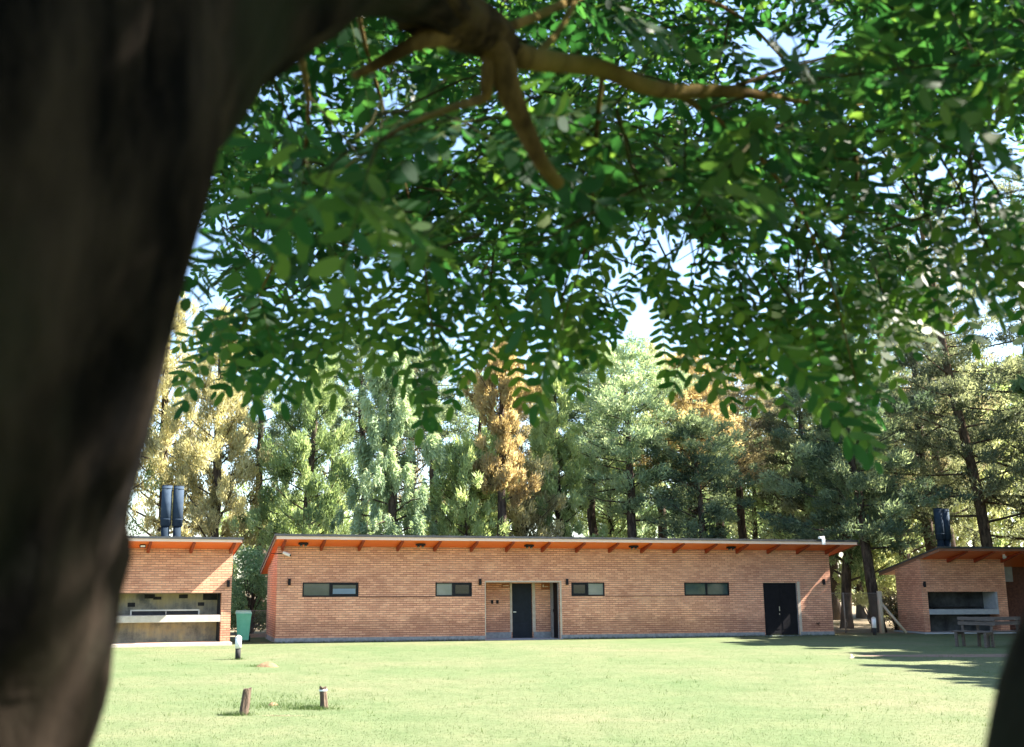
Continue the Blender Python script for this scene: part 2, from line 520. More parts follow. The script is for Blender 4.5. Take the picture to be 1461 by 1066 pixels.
M['twig'] = mottled('twig', (0.022, 0.022, 0.010), (0.05, 0.045, 0.02), 9, 0.9, 0, spec=0.05)

# ------------------------------------------------------------------ ground
def sheet(name, pts, mat, z=0.0):
    mb = MB(); mb.quad(*[(x, y, z) for x, y in pts])
    o = mb.build(name, mat, kind='structure')
    return o


sheet('lawn', [(-900, -400), (900, -400), (900, 1400), (-900, 1400)], M['lawn'], 0.0)


def blob(cx, cy, rx, ry, rot, n, seed, jag=0.18):
    rg = random.Random(seed)
    out = []
    ph = [rg.uniform(0, 6.28) for _ in range(5)]
    for i in range(n):
        a = 2 * math.pi * i / n
        k = 1 + sum(jag / (j + 1) * math.sin((j + 2) * a + ph[j]) for j in range(5)) * 0.6 + rg.uniform(-jag, jag) * 0.25
        x, y = rx * k * math.cos(a), ry * k * math.sin(a)
        out.append((cx + x * math.cos(rot) - y * math.sin(rot), cy + x * math.sin(rot) + y * math.cos(rot)))
    return out


sheet('forest_floor', [(-60, 42.5), (-10, 42.0), (-5.6, 43.6), (15.0, 46.8), (19.4, 46.4), (26, 47.4), (60, 50), (90, 260), (-90, 260)], M['litter'], 0.004)
sheet('dirt_path', blob(20.5, 32.6, 9.0, 0.75, R(3), 90, 5, 0.3), M['dirt'], 0.004)

# ------------------------------------------------------------------ brick walls
def wall_front(mb, u0, u1, z0, z1, openings, v0, v1, rev=None):
    """Wall between v0 (front) and v1 with rectangular openings, reveals included."""
    us = sorted({u0, u1, *[a for o in openings for a in o[:2] if u0 <= a <= u1]})
    zs = sorted({z0, z1, *[a for o in openings for a in o[2:] if z0 <= a <= z1]})
    for i in range(len(us) - 1):
        for j in range(len(zs) - 1):
            uc, zc = (us[i] + us[i + 1]) / 2, (zs[j] + zs[j + 1]) / 2
            if any(o[0] < uc < o[1] and o[2] < zc < o[3] for o in openings): continue
            a, b, c_, d = us[i], us[i + 1], zs[j], zs[j + 1]
            mb.quad((a, v0, c_), (b, v0, c_), (b, v0, d), (a, v0, d))
            mb.quad((b, v1, c_), (a, v1, c_), (a, v1, d), (b, v1, d))
    for a, b, c_, d in openings:
        mb.quad((a, v0, c_), (a, v0, d), (a, v1, d), (a, v1, c_))
        mb.quad((b, v0, d), (b, v0, c_), (b, v1, c_), (b, v1, d))
        mb.quad((a, v0, d), (b, v0, d), (b, v1, d), (a, v1, d))
        mb.quad((b, v0, c_), (a, v0, c_), (a, v1, c_), (b, v1, c_))
    mb.quad((u0, v0, z1), (u1, v0, z1), (u1, v1, z1), (u0, v1, z1))
    mb.quad((u0, v1, z0), (u0, v0, z0), (u0, v0, z1), (u0, v1, z1))
    mb.quad((u1, v0, z0), (u1, v1, z0), (u1, v1, z1), (u1, v0, z1))


def side_wall(mb, u0, u1, v0, v1, z0, zt0, zt1):
    """Side wall whose top falls from zt0 (front) to zt1 (back)."""
    mb.hexa([(u0, v0, z0), (u1, v0, z0), (u1, v1, z0), (u0, v1, z0), (u0, v0, zt0), (u1, v0, zt0), (u1, v1, zt1), (u0, v1, zt1)])


def mono_roof(root, u0, u1, vf, vb, ztop, slope, thick, rafters, raf_end, fas_front, fas_side):
    """Single pitch roof falling to the back: metal deck > soffit, fascia, rafters."""
    zt = lambda v: ztop - slope * (v - vf)
    zb = lambda v: zt(v) - thick
    mb = MB()
    e = 0.035
    mb.hexa([(u0 - e, vf - e, zt(vf) - 0.07), (u1 + e, vf - e, zt(vf) - 0.07), (u1 + e, vb, zt(vb) - 0.07), (u0 - e, vb, zt(vb) - 0.07),
             (u0 - e, vf - e, zt(vf)), (u1 + e, vf - e, zt(vf)), (u1 + e, vb, zt(vb)), (u0 - e, vb, zt(vb))])
    # standing seams
    x = u0 + 0.3
    while x < u1:
        mb.hexa([(x - .02, vf - e + .004, zt(vf) + .002), (x + .02, vf - e + .004, zt(vf) + .002), (x + .02, vb - .004, zt(vb) + .002), (x - .02, vb - .004, zt(vb) + .002),
                 (x - .015, vf - e + .004, zt(vf) + .03), (x + .015, vf - e + .004, zt(vf) + .03), (x + .015, vb - .004, zt(vb) + .03), (x - .015, vb - .004, zt(vb) + .03)])
        x += 0.6
    roof = mb.build('roof', M['roof_metal'], root)
    # soffit boards (between the fascias)
    f = 0.03
    s = MB()
    s.hexa([(u0 + f, vf + f, zb(vf + f) + .03), (u1 - f, vf + f, zb(vf + f) + .03), (u1 - f, vb - f, zb(vb - f) + .03), (u0 + f, vb - f, zb(vb - f) + .03),
            (u0 + f, vf + f, zt(vf + f) - .075), (u1 - f, vf + f, zt(vf + f) - .075), (u1 - f, vb - f, zt(vb - f) - .075), (u0 + f, vb - f, zt(vb - f) - .075)])
    s.build('soffit', M['soffit'], roof)
    fb = MB()
    zq = zb(vf) + .022
    fb.hexa([(u0 + f, vf, zq), (u1 - f, vf, zq), (u1 - f, vf + f - .002, zq), (u0 + f, vf + f - .002, zq),
             (u0 + f, vf, zt(vf) - .073), (u1 - f, vf, zt(vf) - .073), (u1 - f, vf + f - .002, zt(vf) - .08), (u0 + f, vf + f - .002, zt(vf) - .08)])
    fb.build('fascia', fas_front, roof)
    for a in (u0, u1 - f + .002):
        g = MB()
        g.hexa([(a, vf + .001, zb(vf) - .004), (a + f - .004, vf + .001, zb(vf) - .004), (a + f - .004, vb, zb(vb) - .004), (a, vb, zb(vb) - .004),
                (a, vf + .001, zt(vf) - .075), (a + f - .004, vf + .001, zt(vf) - .075), (a + f - .004, vb, zt(vb) - .075), (a, vb, zt(vb) - .075)])
        g.build('fascia', fas_side, roof)
    for u in rafters:
        r = MB()
        w = 0.045
        v0, v1 = vf + f + .05, raf_end
        z0 = zb(v0) + .028; z1 = zb(v1) + .028
        r.hexa([(u - w, v0, z0 - .05), (u + w, v0, z0 - .05), (u + w, v1, z1 - .17), (u - w, v1, z1 - .17), (u - w, v0, z0), (u + w, v0, z0), (u + w, v1, z1), (u - w, v1, z1)])
        r.build('rafter', M['rafter'], roof, bevel=.006)
    return roof


# ------------------------------------------------------------------ the long brick building
MO, MYAW = (-5.9525, 39.0969, 0.0), R(14.5409)
MU = np.array([math.cos(MYAW), math.sin(MYAW), 0]); MV = np.array([-math.sin(MYAW), math.cos(MYAW), 0])


def in_main(u, v, z=0.0):
    return tuple(np.array(MO) + MU * u + MV * v + np.array([0, 0, z]))


main = empty('brick_building', MO, MYAW, 'long low red brick building with orange eaves, four strip windows and an entrance recess', 'building')
LEN, DEP, SL, ZT, TH = 22.49, 3.5, 0.21, 3.785, 0.205
soff = lambda v: ZT - SL * (v + 1.0) - TH
ops = [(0.92, 2.96, 1.60, 2.11), (5.84, 7.24, 1.60, 2.11), (11.2, 12.56, 1.60, 2.11), (15.93, 17.88, 1.60, 2.11),
       (7.78, 10.72, -0.05, 2.11), (19.40, 20.93, -0.05, 2.10)]
mb = MB()
wall_front(mb, 0, LEN, 0.0, soff(0) + 0.02, ops, 0.0, 0.22)
wall_front(mb, 7.60, 10.95, 0.0, soff(1.0) + 0.01, [(9.14, 9.95, -0.05, 2.07)], 1.0, 1.2)
wall_front(mb, 10.722, 10.94, 0.0, 2.3, [], 0.225, 0.998)
wall_front(mb, 7.58, 7.778, 0.0, 2.3, [], 0.225, 0.998)
mb.box(7.78, 10.72, 0.225, 0.998, 2.14, 2.2)
side_wall(mb, 0.002, 0.22, 0.222, DEP, 0.0, soff(.22) + .02, soff(DEP) + .02)
side_wall(mb, LEN - 0.22, LEN - 0.002, 0.222, DEP, 0.0, soff(.22) + .02, soff(DEP) + .02)
mb.box(0.222, LEN - 0.222, DEP - .2, DEP - .002, 0.0, soff(DEP) + .02)
wall = mb.build('wall', M['brick'], main)

# plinth, stepped round the openings
mb = MB()
for a, b in ((-0.02, 7.76), (10.76, 19.36), (20.98, LEN + .02)):
    mb.box(a, b, -0.02, -0.001, -0.02, 0.165)
mb.box(-0.02, -0.001, 0.0, DEP, -0.02, 0.165)
mb.box(LEN + .001, LEN + .02, 0.0, DEP, -0.02, 0.165)
mb.box(7.79, 9.09, 0.975, 0.998, 0.02, 0.24)
mb.box(10.0, 10.70, 0.975, 0.998, 0.02, 0.24)
mb.build('plinth', M['concrete'], main)
mb = MB()
mb.box(7.70, 10.80, -0.06, 0.97, -0.02, 0.018)
mb.build('threshold', M['slab_grey'], main)
MB().box(19.36, 20.98, -0.05, 0.2, -0.02, 0.03).build('threshold', M['slab_grey'], main)
# dark projecting course in line with the sills
mb = MB()
mb.box(2.99, 5.81, -0.014, -0.001, 1.572, 1.612)
mb.build('sill_course', M['brick_dark_and_shade'], main)
mb = MB()
mb.box(12.60, 15.90, -0.012, -0.001, 1.575, 1.605)
mb.build('sill_course', M['brick_dark_and_shade'], main)
# rendered strips round the openings
mb = MB()
mb.box(7.745, 7.779, -0.006, -0.001, 0.13, 2.17); mb.box(10.722, 10.80, -0.006, -0.001, 0.0, 2.17); mb.box(7.779, 10.722, -0.006, -0.001, 2.112, 2.17)
mb.build('entrance_trim', M['render'], main)
mb = MB()
mb.box(20.932, 21.06, -0.006, -0.001, 0.0, 2.14)
mb.build('door_trim', M['render'], main)
mb = MB()
mb.box(10.69, 10.719, 0.66, 0.97, 0.02, 2.105)
mb.build('door_jamb', M['concrete'], main)
MB().box(10.69, 10.719, 0.10, 0.16, 0.02, 2.105).build('door_jamb', M['concrete'], main)
mb = MB()
mb.box(9.05, 9.135, 0.975, 0.998, 0.24, 2.10)
mb.build('door_jamb', M['render'], main)
MB().box(9.955, 10.08, 0.975, 0.998, 0.24, 2.10).build('door_jamb', M['render'], main)

# windows
def strip_window(u0, u1, z0, z1, split, panes):
    """Black sliding window: frame > two panes (inner frames differ)."""
    t = 0.045
    f = MB()
    f.box(u0 + .002, u1 - .002, -0.012, 0.06, z0 + .002, z0 + t); f.box(u0 + .002, u1 - .002, -0.012, 0.06, z1 - t, z1 - .002)
    f.box(u0 + .002, u0 + t, -0.012, 0.06, z0 + t, z1 - t); f.box(u1 - t, u1 - .002, -0.012, 0.06, z0 + t, z1 - t)
    f.box(split - .035, split + .035, -0.006, 0.06, z0 + t, z1 - t)
    w = f.build('window', M['black_metal'], main)
    for i, (a, b) in enumerate(((u0 + t, split - .035), (split + .035, u1 - t))):
        mat, lab, inset = panes[i]
        if inset:
            s = MB()
            k = 0.05
            s.box(a, b, 0.012, 0.05, z0 + t, z0 + t + k); s.box(a, b, 0.012, 0.05, z1 - t - k, z1 - t)
            s.box(a, a + k, 0.012, 0.05, z0 + t + k, z1 - t - k); s.box(b - k, b, 0.012, 0.05, z0 + t + k, z1 - t - k)
            s.build('sash', M['black_metal'], w)
            a, b, za, zc = a + k, b - k, z0 + t + k, z1 - t - k
        else:
            za, zc = z0 + t, z1 - t
        g = MB(); g.box(a, b, 0.03, 0.042, za, zc)
        o = g.build('pane', M[mat], w)
        if lab: o['label'] = lab
    # dark lining that closes the hole behind the glass
    l = MB(); l.box(u0 + .004, u1 - .004, 0.16, 0.2, z0 + .004, z1 - .004)
    l.build('window_backing', M['glass_dark'], w)
    return w


w1 = strip_window(0.92, 2.96, 1.60, 2.11, 1.93, (('glass_grey', 'grey reflecting pane', False), ('glass_grey', 'pane with a pale blue blind behind its lower half', True)))
b = MB(); b.box(2.02, 2.85, 0.022, 0.029, 1.70, 1.885)
b.build('blind', M['blind'], w1)
strip_window(5.84, 7.24, 1.60, 2.11, 6.52, (('glass_frost', 'frosted pane', False), ('glass_dark', 'dark open sash', True)))
strip_window(11.2, 12.56, 1.60, 2.11, 11.86, (('glass_dark', 'dark open sash', True), ('glass_frost', 'frosted pane', False)))
strip_window(15.93, 17.88, 1.60, 2.11, 16.9, (('glass_teal', None, False), ('glass_teal', None, False)))

# doors
d = MB(); d.box(9.145, 9.945, 1.02, 1.065, 0.03, 2.065)
for z0, z1 in ((0.14, 0.56), (0.62, 1.95)):
    d.box(9.23, 9.86, 1.012, 1.0195, z0, z1)
door = d.build('door', M['slate_door'], main, bevel=.004); door['label'] = 'slate grey flush door'
h = MB(); h.tube([(9.20, 0.985, 0.99), (9.20, 1.011, 0.99)], 0.018, 10); h.bar((9.20, 0.985, 0.99), (9.30, 0.985, 0.99), .016, .02)
h.build('handle', M['steel'], door)
d = MB(); d.box(10.70, 10.716, 0.162, 0.655, 0.03, 2.09)
door = d.build('door', M['black_door'], main); door['label'] = 'black side door on the flank of the recess'
h = MB(); h.bar((10.67, 0.60, 0.98), (10.67, 0.60, 1.10), .02, .02); h.bar((10.67, .60, 1.04), (10.70, .60, 1.04), .014, .014)
h.build('handle', M['black_metal'], door)
d = MB()
d.box(19.42, 20.157, 0.06, 0.11, 0.04, 2.085); d.box(20.165, 20.91, 0.06, 0.11, 0.04, 2.085)
for a, b_ in ((19.50, 20.09), (20.23, 20.84)):
    d.box(a, b_, 0.052, 0.0595, 0.26, 1.98)
    d.box(a, b_, 0.052, 0.0595, 0.08, 0.20)
door = d.build('door', M['black_door'], main, bevel=.004); door['label'] = 'black double door'
h = MB(); h.bar((20.10, 0.035, 0.98), (20.10, 0.035, 1.16), .022, .022)
h.build('handle', M['steel'], door)
MB().box(20.085, 20.115, 0.04, 0.0515, 0.84, 0.89).build('lock', M['steel'], door)
fr = MB()
fr.box(19.402, 19.418, 0.03, 0.2, 0.03, 2.098); fr.box(20.912, 20.928, 0.03, 0.2, 0.03, 2.098); fr.box(19.418, 20.912, 0.03, 0.2, 2.087, 2.098)
fr.build('door_frame', M['concrete'], main)

raf_u = [0.16, 1.56, 2.95, 4.39, 5.80, 7.21, 8.60, 10.03, 11.43, 12.79, 14.15, 15.53, 16.93, 18.29, 19.68, 21.02, 22.36]
mono_roof(main, -0.19, 23.18, -1.0, 4.6, ZT, SL, TH, raf_u, 0.0, M['fascia'], M['fascia_shade'])

# fittings on the long building
def wall_lamp(loc, rz, label):
    r = empty('wall_lamp', loc, rz, label, 'wall lamp', 'black up and down wall lamps')
    b_ = MB(); b_.box(-.035, .035, -.018, -.001, -.07, .07); b_.build('backplate', M['black_metal'], r)
    t = MB(); t.tube([(0, -.075, -.115), (0, -.075, .115)], .052, 14); t.bar((0, -.02, 0), (0, -.07, 0), .04, .05)
    t.build('lamp_body', M['black_metal'], r, bevel=.004)
    for z in (.116, -.118):
        MB().tube([(0, -.075, z), (0, -.075, z + .002)], .043, 14).build('lens', M['glass_frost'], r)
    return r


for u, lab in ((0.435, 'small black cylinder lamp left of the long building\'s first window'),
               (7.55, 'small black cylinder lamp at the left edge of the entrance recess'),
               (11.01, 'small black cylinder lamp between the entrance recess and the third window'),
               (22.14, 'small black cylinder lamp right of the black double door')):
    wall_lamp(in_main(u, 0, 2.13), MYAW, lab)


def soffit_light(u, label):
    v = -0.5
    r = empty('eaves_light', in_main(u, v, soff(v) + .022), MYAW, label, 'eaves light', 'twin spotlights under the orange eaves')
    h_ = MB(); h_.box(-.17, .17, -.085, .085, -.07, -.001); h_.build('housing', M['black_metal'], r, bevel=.006)
    for s in (-.08, .08):
        k = MB(); k.tube([(s, -.02, -.115), (s, 0, -.071)], [.052, .045], 12); k.build('spotlight', M['rubber'], r)
        k = MB(); k.tube([(s, -.0215, -.1185), (s, -.021, -.1165)], .04, 12); k.build('lens', M['pale_metal'], r)


for u, lab in ((0.85, 'dark twin spotlight under the eaves nearest the white security camera'),
               (5.15, 'dark twin spotlight under the eaves above the second window'),
               (9.35, 'dark twin spotlight under the eaves above the grey entrance door'),
               (13.61, 'dark twin spotlight under the eaves just right of the third window'),
               (17.78, 'dark twin spotlight under the eaves above the fourth window')):
    soffit_light(u, lab)

c_ = empty('security_camera', in_main(0.18, -0.001, 3.11), MYAW, 'white bullet security camera on a thin arm at the left roof corner', 'camera')
k = MB(); k.tube([(-.42, -.04, .02), (0.02, -.04, .02), (.05, -.06, 0)], .014, 8); k.build('arm', M['black_metal'], c_)
k = MB(); k.tube([(.02, -.08, .05), (.12, -.16, .0), (.24, -.24, -.05)], [.055, .062, .055], 12); k.build('camera_body', M['white'], c_, smooth=False)
k = MB(); k.tube([(.241, -.241, -.0505), (.255, -.25, -.057)], .038, 12); k.build('lens', M['rubber'], c_)

for i, (u, lab) in enumerate(((8.33, 'dark switch plate on the recess wall, the one farther from the grey door'), (8.545, 'dark switch plate on the recess wall, the one nearer the grey door'))):
    s = MB(); s.box(-.045, .045, -.03, -.001, -.07, .07); s.box(-.02, .02, -.04, -.031, -.03, .03)
    o = s.build('switch_plate', M['black_metal'], bevel=.004)
    o.location = in_main(u, 0.998, 1.375); o.rotation_euler.z = MYAW
    tag(o, lab, 'switch', 'switch plates in the entrance recess')


def plaque(u0, u1, z0, z1, label, marks):
    r = empty('wooden_sign', in_main((u0 + u1) / 2, 0.998, (z0 + z1) / 2), MYAW, label, 'sign')
    w_, h_ = (u1 - u0) / 2, (z1 - z0) / 2
    s = MB(); s.box(-w_, w_, -.028, -.001, -h_, h_); s.build('board', M['plaque'], r, bevel=.006)
    k = MB()
    for a, b_, c__, d_ in marks: k.box(a, b_, -.034, -.0285, c__, d_)
    k.build('lettering', M['plaque_mark'], r)


plaque(8.72, 9.04, 1.92, 2.04, 'small reddish wooden sign with one pale line, left of the grey door', [(-.10 + .045 * i, -.10 + .045 * i + .03, -.012, .018) for i in range(5)])
plaque(10.34, 10.67, 1.83, 2.07, 'larger reddish wooden sign with a white emblem, right of the grey door', [(-.12, -.07, -.02, .05), (-.11, -.08, .056, .08)] + [(-.04 + .04 * i, -.04 + .04 * i + .026, -.015, .012) for i in range(4)])

k = empty('roof_drain_box', in_main(21.55, -1.045, 3.72), MYAW, 'white bent metal box over the roof edge above the double door', 'roof box')
s = MB(); s.box(-.05, .09, -.06, -.001, -.13, .10); s.hexa([(-.13, -.05, .10), (.09, -.05, .10), (.09, .10, .10), (-.13, .10, .10), (-.13, -.05, .18), (.07, -.05, .21), (.07, .10, .21), (-.13, .10, .18)])
s.build('box', M['white'], k, bevel=.008)
k = empty('wall_tap', in_main(21.75, -.001, 0.46), MYAW, 'small dark tap low on the brick right of the double door', 'tap')
s = MB(); s.tube([(0, -.001, 0), (0, -.10, 0), (0, -.13, -.06)], .02, 8); s.build('spout', M['brick_dark_and_shade'], k)
s = MB(); s.bar((-.09, -.07, .045), (.09, -.07, .045), .03, .025); s.tube([(0, -.07, 0), (0, -.07, .045)], .014, 8); s.build('handle', M['black_metal'], k)

# ------------------------------------------------------------------ grill houses
def flue(root_roof, u, v, z0, zmid, z1, label=None):
    f_ = MB()
    f_.tube([(u, v, z0), (u, v, zmid)], .145, 20)
    o = f_.build('chimney', M['flue_pipe'], root_roof, smooth=False)
    for p_ in o.data.polygons: p_.use_smooth = len(p_.vertices) == 4
    g = MB()
    g.tube([(u, v, zmid - .02), (u, v, z1)], .185, 24)
    g.tube([(u, v, zmid + .20), (u, v, zmid + .23)], .192, 24)
    g.tube([(u, v, z1 - .12), (u, v, z1 - .09)], .192, 24)
    o2 = g.build('cowl', M['flue'], root_roof)
    for p_ in o2.data.polygons: p_.use_smooth = len(p_.vertices) == 4
    c__ = MB(); c__.tube([(u, v, z1 + .001), (u, v, z1 + .02)], [.19, .16], 24); c__.build('cap', M['black_metal'], o2)
    o2.parent = root_roof


# left one
LO, LYAW = (-7.37, 38.12, 0.0), R(19.5)
gl = empty('grill_house', LO, LYAW, 'brick barbecue house at the left with cream counter, partly behind the big trunk', 'grill house')
UL = -7.6
zt_l = 3.62
sl = lambda v: zt_l - .2 * (v + 1.0) - .19
mb = MB()
wall_front(mb, UL, 0, 0.10, sl(0) + .02, [(-7.2, -0.33, 0.10, 1.745)], 0.0, 0.24)
side_wall(mb, -0.24, -0.002, 0.242, 2.6, 0.10, sl(.24) + .02, sl(2.6) + .02)
side_wall(mb, UL + .002, UL + .24, 0.242, 2.6, 0.10, sl(.24) + .02, sl(2.6) + .02)
mb.box(UL + .242, -.242, 2.4, 2.598, 0.10, sl(2.6) + .02)
mb.build('wall', M['brick'], gl)
mb = MB(); mb.box(UL - .1, 0.02, -0.42, 2.7, -0.02, 0.099); mb.build('base_slab', M['slab'], gl)
mb = MB(); mb.box(-7.19, -0.335, 0.005, 0.95, 0.775, 1.005); mb.build('counter', M['slab'], gl, bevel=.01)
mb = MB()
mb.box(-7.3, -0.245, 0.955, 1.1, 0.10, 1.8)
mb.box(-7.2, -0.335, 0.245, 0.95, 1.75, 1.8)
mb.build('fire_back', M['fire_plaster'], gl)
mb = MB(); mb.box(-0.345, -0.331, 0.245, 0.95, 1.007, 1.745); mb.box(-0.345, -0.331, 0.245, 0.95, 0.10, 0.773); mb.build('fire_cheek', M['soot'], gl)
mb = MB()
for a, b_, c__, d_ in ((-2.85, -2.50, 1.56, 1.70), (-2.55, -2.28, 1.52, 1.62), (-1.68, -1.38, 1.56, 1.69), (-.85, -.36, 1.50, 1.72), (-3.4, -3.15, 1.28, 1.42), (-1.02, -.8, 1.30, 1.42), (-4.3, -3.9, 1.5, 1.68)):
    MB().box(a, b_, .93, .954, c__, d_).build('dark_hole', M['soot'], gl)  # dark blocks painted in place of unlit holes in the fire-back
mb = MB()
for a, b_ in (((-3.31, .4, 1.01), (-3.31, .4, 1.17)), ((-1.04, .4, 1.01), (-1.04, .4, 1.17))):
    mb.bar(a, b_, .045, .045)
mb.bar((-3.33, .4, 1.17), (-1.02, .4, 1.17), .045, .045)
mb.bar((-2.15, .4, 1.01), (-2.15, .4, 1.148), .02, .02)
gf = mb.build('grill_frame', M['pale_metal'], gl)
mb = MB()
for i in range(46):
    u = -3.26 + i * .048
    mb.bar((u, .44, 1.06), (u, .88, 1.10), .014, .014)
mb.box(-3.3, -1.05, .42, .435, 1.015, 1.14)
mb.build('grate', M['soot'], gf)
rl = mono_roof(gl, UL - .2, 0.165, -1.0, 3.6, zt_l, .2, .19, [-7.2, -5.75, -4.3, -2.88, -1.45, -0.09], 0.0, M['fascia'], M['fascia_shade'])
flue(rl, -2.21, 1.5, 3.0, 4.11, 5.53)
flue(rl, -1.80, 1.5, 3.0, 4.11, 5.52)


def in_left(u, v, z):
    return tuple(np.array(LO) + np.array([math.cos(LYAW), math.sin(LYAW), 0]) * u + np.array([-math.sin(LYAW), math.cos(LYAW), 0]) * v + np.array([0, 0, z]))


wall_lamp(in_left(-.13, 0, 2.07), LYAW, 'small black cylinder lamp on the right pillar of the left grill house')
fl = empty('flood_light', in_left(-3.1, -.5, sl(-.5) + .02), LYAW, 'small floodlight under the eaves of the left grill house', 'flood light')
k = MB(); k.box(-.10, .10, -.06, .06, -.09, -.001); k.build('housing', M['black_metal'], fl, bevel=.006)
k = MB(); k.box(-.075, .075, -.066, -.061, -.075, -.02); k.build('lens', M['white'], fl)

# right one
RO, RYAW = (20.0, 46.3, 0.0), R(8)
gr = empty('grill_house', RO, RYAW, 'shaded brick barbecue house at the right edge with grey counter and soot stained opening', 'grill house')
RU = np.array([math.cos(RYAW), math.sin(RYAW), 0]); RV = np.array([-math.sin(RYAW), math.cos(RYAW), 0])


def in_right(u, v, z):
    return tuple(np.array(RO) + RU * u + RV * v + np.array([0, 0, z]))


zt_r = 3.56
sr = lambda v: zt_r - .2 * (v + 1.5) - .19
mb = MB()
wall_front(mb, 0.21, 4.11, 0.06, sr(0) + .02, [(0.47, 3.69, 0.06, 1.72)], 0.0, 0.24)
side_wall(mb, 0.212, 0.45, 0.242, 1.95, 0.06, sr(.24) + .02, sr(1.95) + .02)
side_wall(mb, 3.87, 4.108, 0.242, 1.55, 0.06, sr(.24) + .02, sr(1.55) + .02)
mb.box(0.452, 4.1, 1.752, 1.95, 0.06, sr(1.95) + .02)
mb.build('wall', M['brick'], gr)
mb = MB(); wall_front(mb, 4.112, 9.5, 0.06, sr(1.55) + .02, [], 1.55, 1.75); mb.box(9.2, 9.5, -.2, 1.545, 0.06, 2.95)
mb.build('rear_wall', M['brick_dark_and_shade'], gr)  # deep roof shade painted into the wall as a darker brick tone
mb = MB(); mb.box(0.0, 9.8, -0.35, 2.05, -0.02, 0.059); mb.build('base_slab', M['slab_grey'], gr)
mb = MB(); mb.box(0.475, 3.685, -0.01, 0.9, 0.78, 0.995); mb.build('counter', M['slab_grey'], gr, bevel=.01)
mb = MB(); mb.box(0.455, 3.865, 0.92, 1.05, 0.06, 1.80); mb.box(.475, 3.685, .245, .915, 1.722, 1.78); mb.build('fire_back', M['fire_grey'], gr)
mb = MB(); mb.box(3.60, 3.686, 0.02, 0.9, 1.0, 1.715); mb.build('fire_cheek', M['slab_grey'], gr)
mb = MB(); mb.bar((1.0, .5, 1.09), (3.2, .5, 1.09), .03, .03); mb.box(1.0, 3.2, .52, .86, 1.06, 1.075)
for u in (1.0, 3.2): mb.bar((u, .5, .996), (u, .5, 1.075), .03, .03)
mb.build('grill_frame', M['soot'], gr)
mb = MB(); mb.box(5.0, 5.55, 1.52, 1.549, 2.14, 2.8); mb.build('panel', M['slab_grey'], gr)
rr = mono_roof(gr, 0.21, 10.0, -1.5, 3.3, zt_r, .2, .19, [1.51, 2.75, 4.0, 5.3, 6.6, 7.9], 0.0, M['fascia_shade'], M['fascia_shade'])
flue(rr, 1.9, 1.0, 2.8, 3.98, 5.3)
flue(rr, 2.31, 1.15, 2.8, 3.98, 5.3)
wall_lamp(in_right(.33, 0, 2.03), RYAW, 'small black cylinder lamp on the shaded right grill house')
fl = empty('flood_light', in_right(3.51, -.9, sr(-.9) + .02), RYAW, 'white floodlight under the eaves of the right grill house', 'flood light')
k = MB(); k.tube([(0, 0, -.001), (0, 0, -.04)], .05, 12); k.build('base', M['white'], fl)
k = MB(); k.tube([(0, .02, -.04), (0, -.05, -.14)], [.05, .085], 14); k.build('lamp_head', M['white'], fl)
mb_ = empty('meter_box', in_right(4.85, 1.548, 1.3), RYAW, 'small white box on the shaded wall right of the right grill house', 'box')
k = MB(); k.box(-.12, .12, -.1, -.001, -.17, .17); k.build('case', M['white'], mb_, bevel=.01)
k = MB(); k.box(-.09, .09, -.108, -.1005, -.02, .13); k.build('cover', M['slab_grey'], mb_)

# ------------------------------------------------------------------ bin, bollards, stumps, fence, benches
bn = empty('wheelie_bin', (-7.30, 40.2, 0), R(12), 'light green wheelie bin between the two buildings on the left', 'bin')
mb = MB()
mb.hexa([(-.20, -.22, .06), (.20, -.22, .06), (.20, .22, .06), (-.20, .22, .06), (-.27, -.30, .98), (.27, -.30, .98), (.27, .30, .98), (-.27, .30, .98)])
mb.box(-.285, .285, -.315, .315, .955, .995)
mb.hexa([(-.14, -.245, .2), (.14, -.245, .2), (.14, -.23, .2), (-.14, -.23, .2), (-.18, -.29, .8), (.18, -.29, .8), (.18, -.275, .8), (-.18, -.275, .8)])
mb.build('body', M['green_plastic'], bn, bevel=.015)
mb = MB()
mb.hexa([(-.30, -.33, .997), (.30, -.33, .997), (.30, .34, .997), (-.30, .34, .997), (-.26, -.28, 1.07), (.26, -.28, 1.07), (.26, .34, 1.10), (-.26, .34, 1.10)])
lid = mb.build('lid', M['green_lid'], bn, bevel=.015)
mb = MB(); mb.tube([(-.25, .38, 1.02), (.25, .38, 1.02)], .018, 8); mb.bar((-.2, .34, 1.02), (-.2, .38, 1.02), .02, .02); mb.bar((.2, .34, 1.02), (.2, .38, 1.02), .02, .02)
mb.build('handle', M['green_plastic'], bn)
for s in (-.24, .24):
    mb = MB(); mb.tube([(s - .03, .2, .10), (s + .03, .2, .10)], .10, 18); mb.build('wheel', M['rubber'], bn)


def bollard(loc, hb, ht, label):
    r = empty('bollard_light', loc, 0, label, 'bollard', 'white and black bollard lights on the lawn')
    a = MB(); a.tube([(0, 0, -.02), (0, 0, hb)], .075, 18); o = a.build('base', M['rubber'], r)
    for p_ in o.data.polygons: p_.use_smooth = len(p_.vertices) == 4
    a = MB(); a.tube([(0, 0, hb + .001), (0, 0, ht)], .088, 18); o = a.build('shade', M['white'], r)
    for p_ in o.data.polygons: p_.use_smooth = len(p_.vertices) == 4
    a = MB(); a.tube([(0, 0, ht + .001), (0, 0, ht + .02), (0, 0, ht + .07)], [.092, .092, .02], 18); a.build('cap', M['pale_metal'], r)


bollard((-5.73, 30.89, 0), .30, .59, 'white topped bollard light in front of the green bin')
bollard((17.64, 45.19, 0), .28, .66, 'white topped bollard light in front of the dark pine trunk at the right')


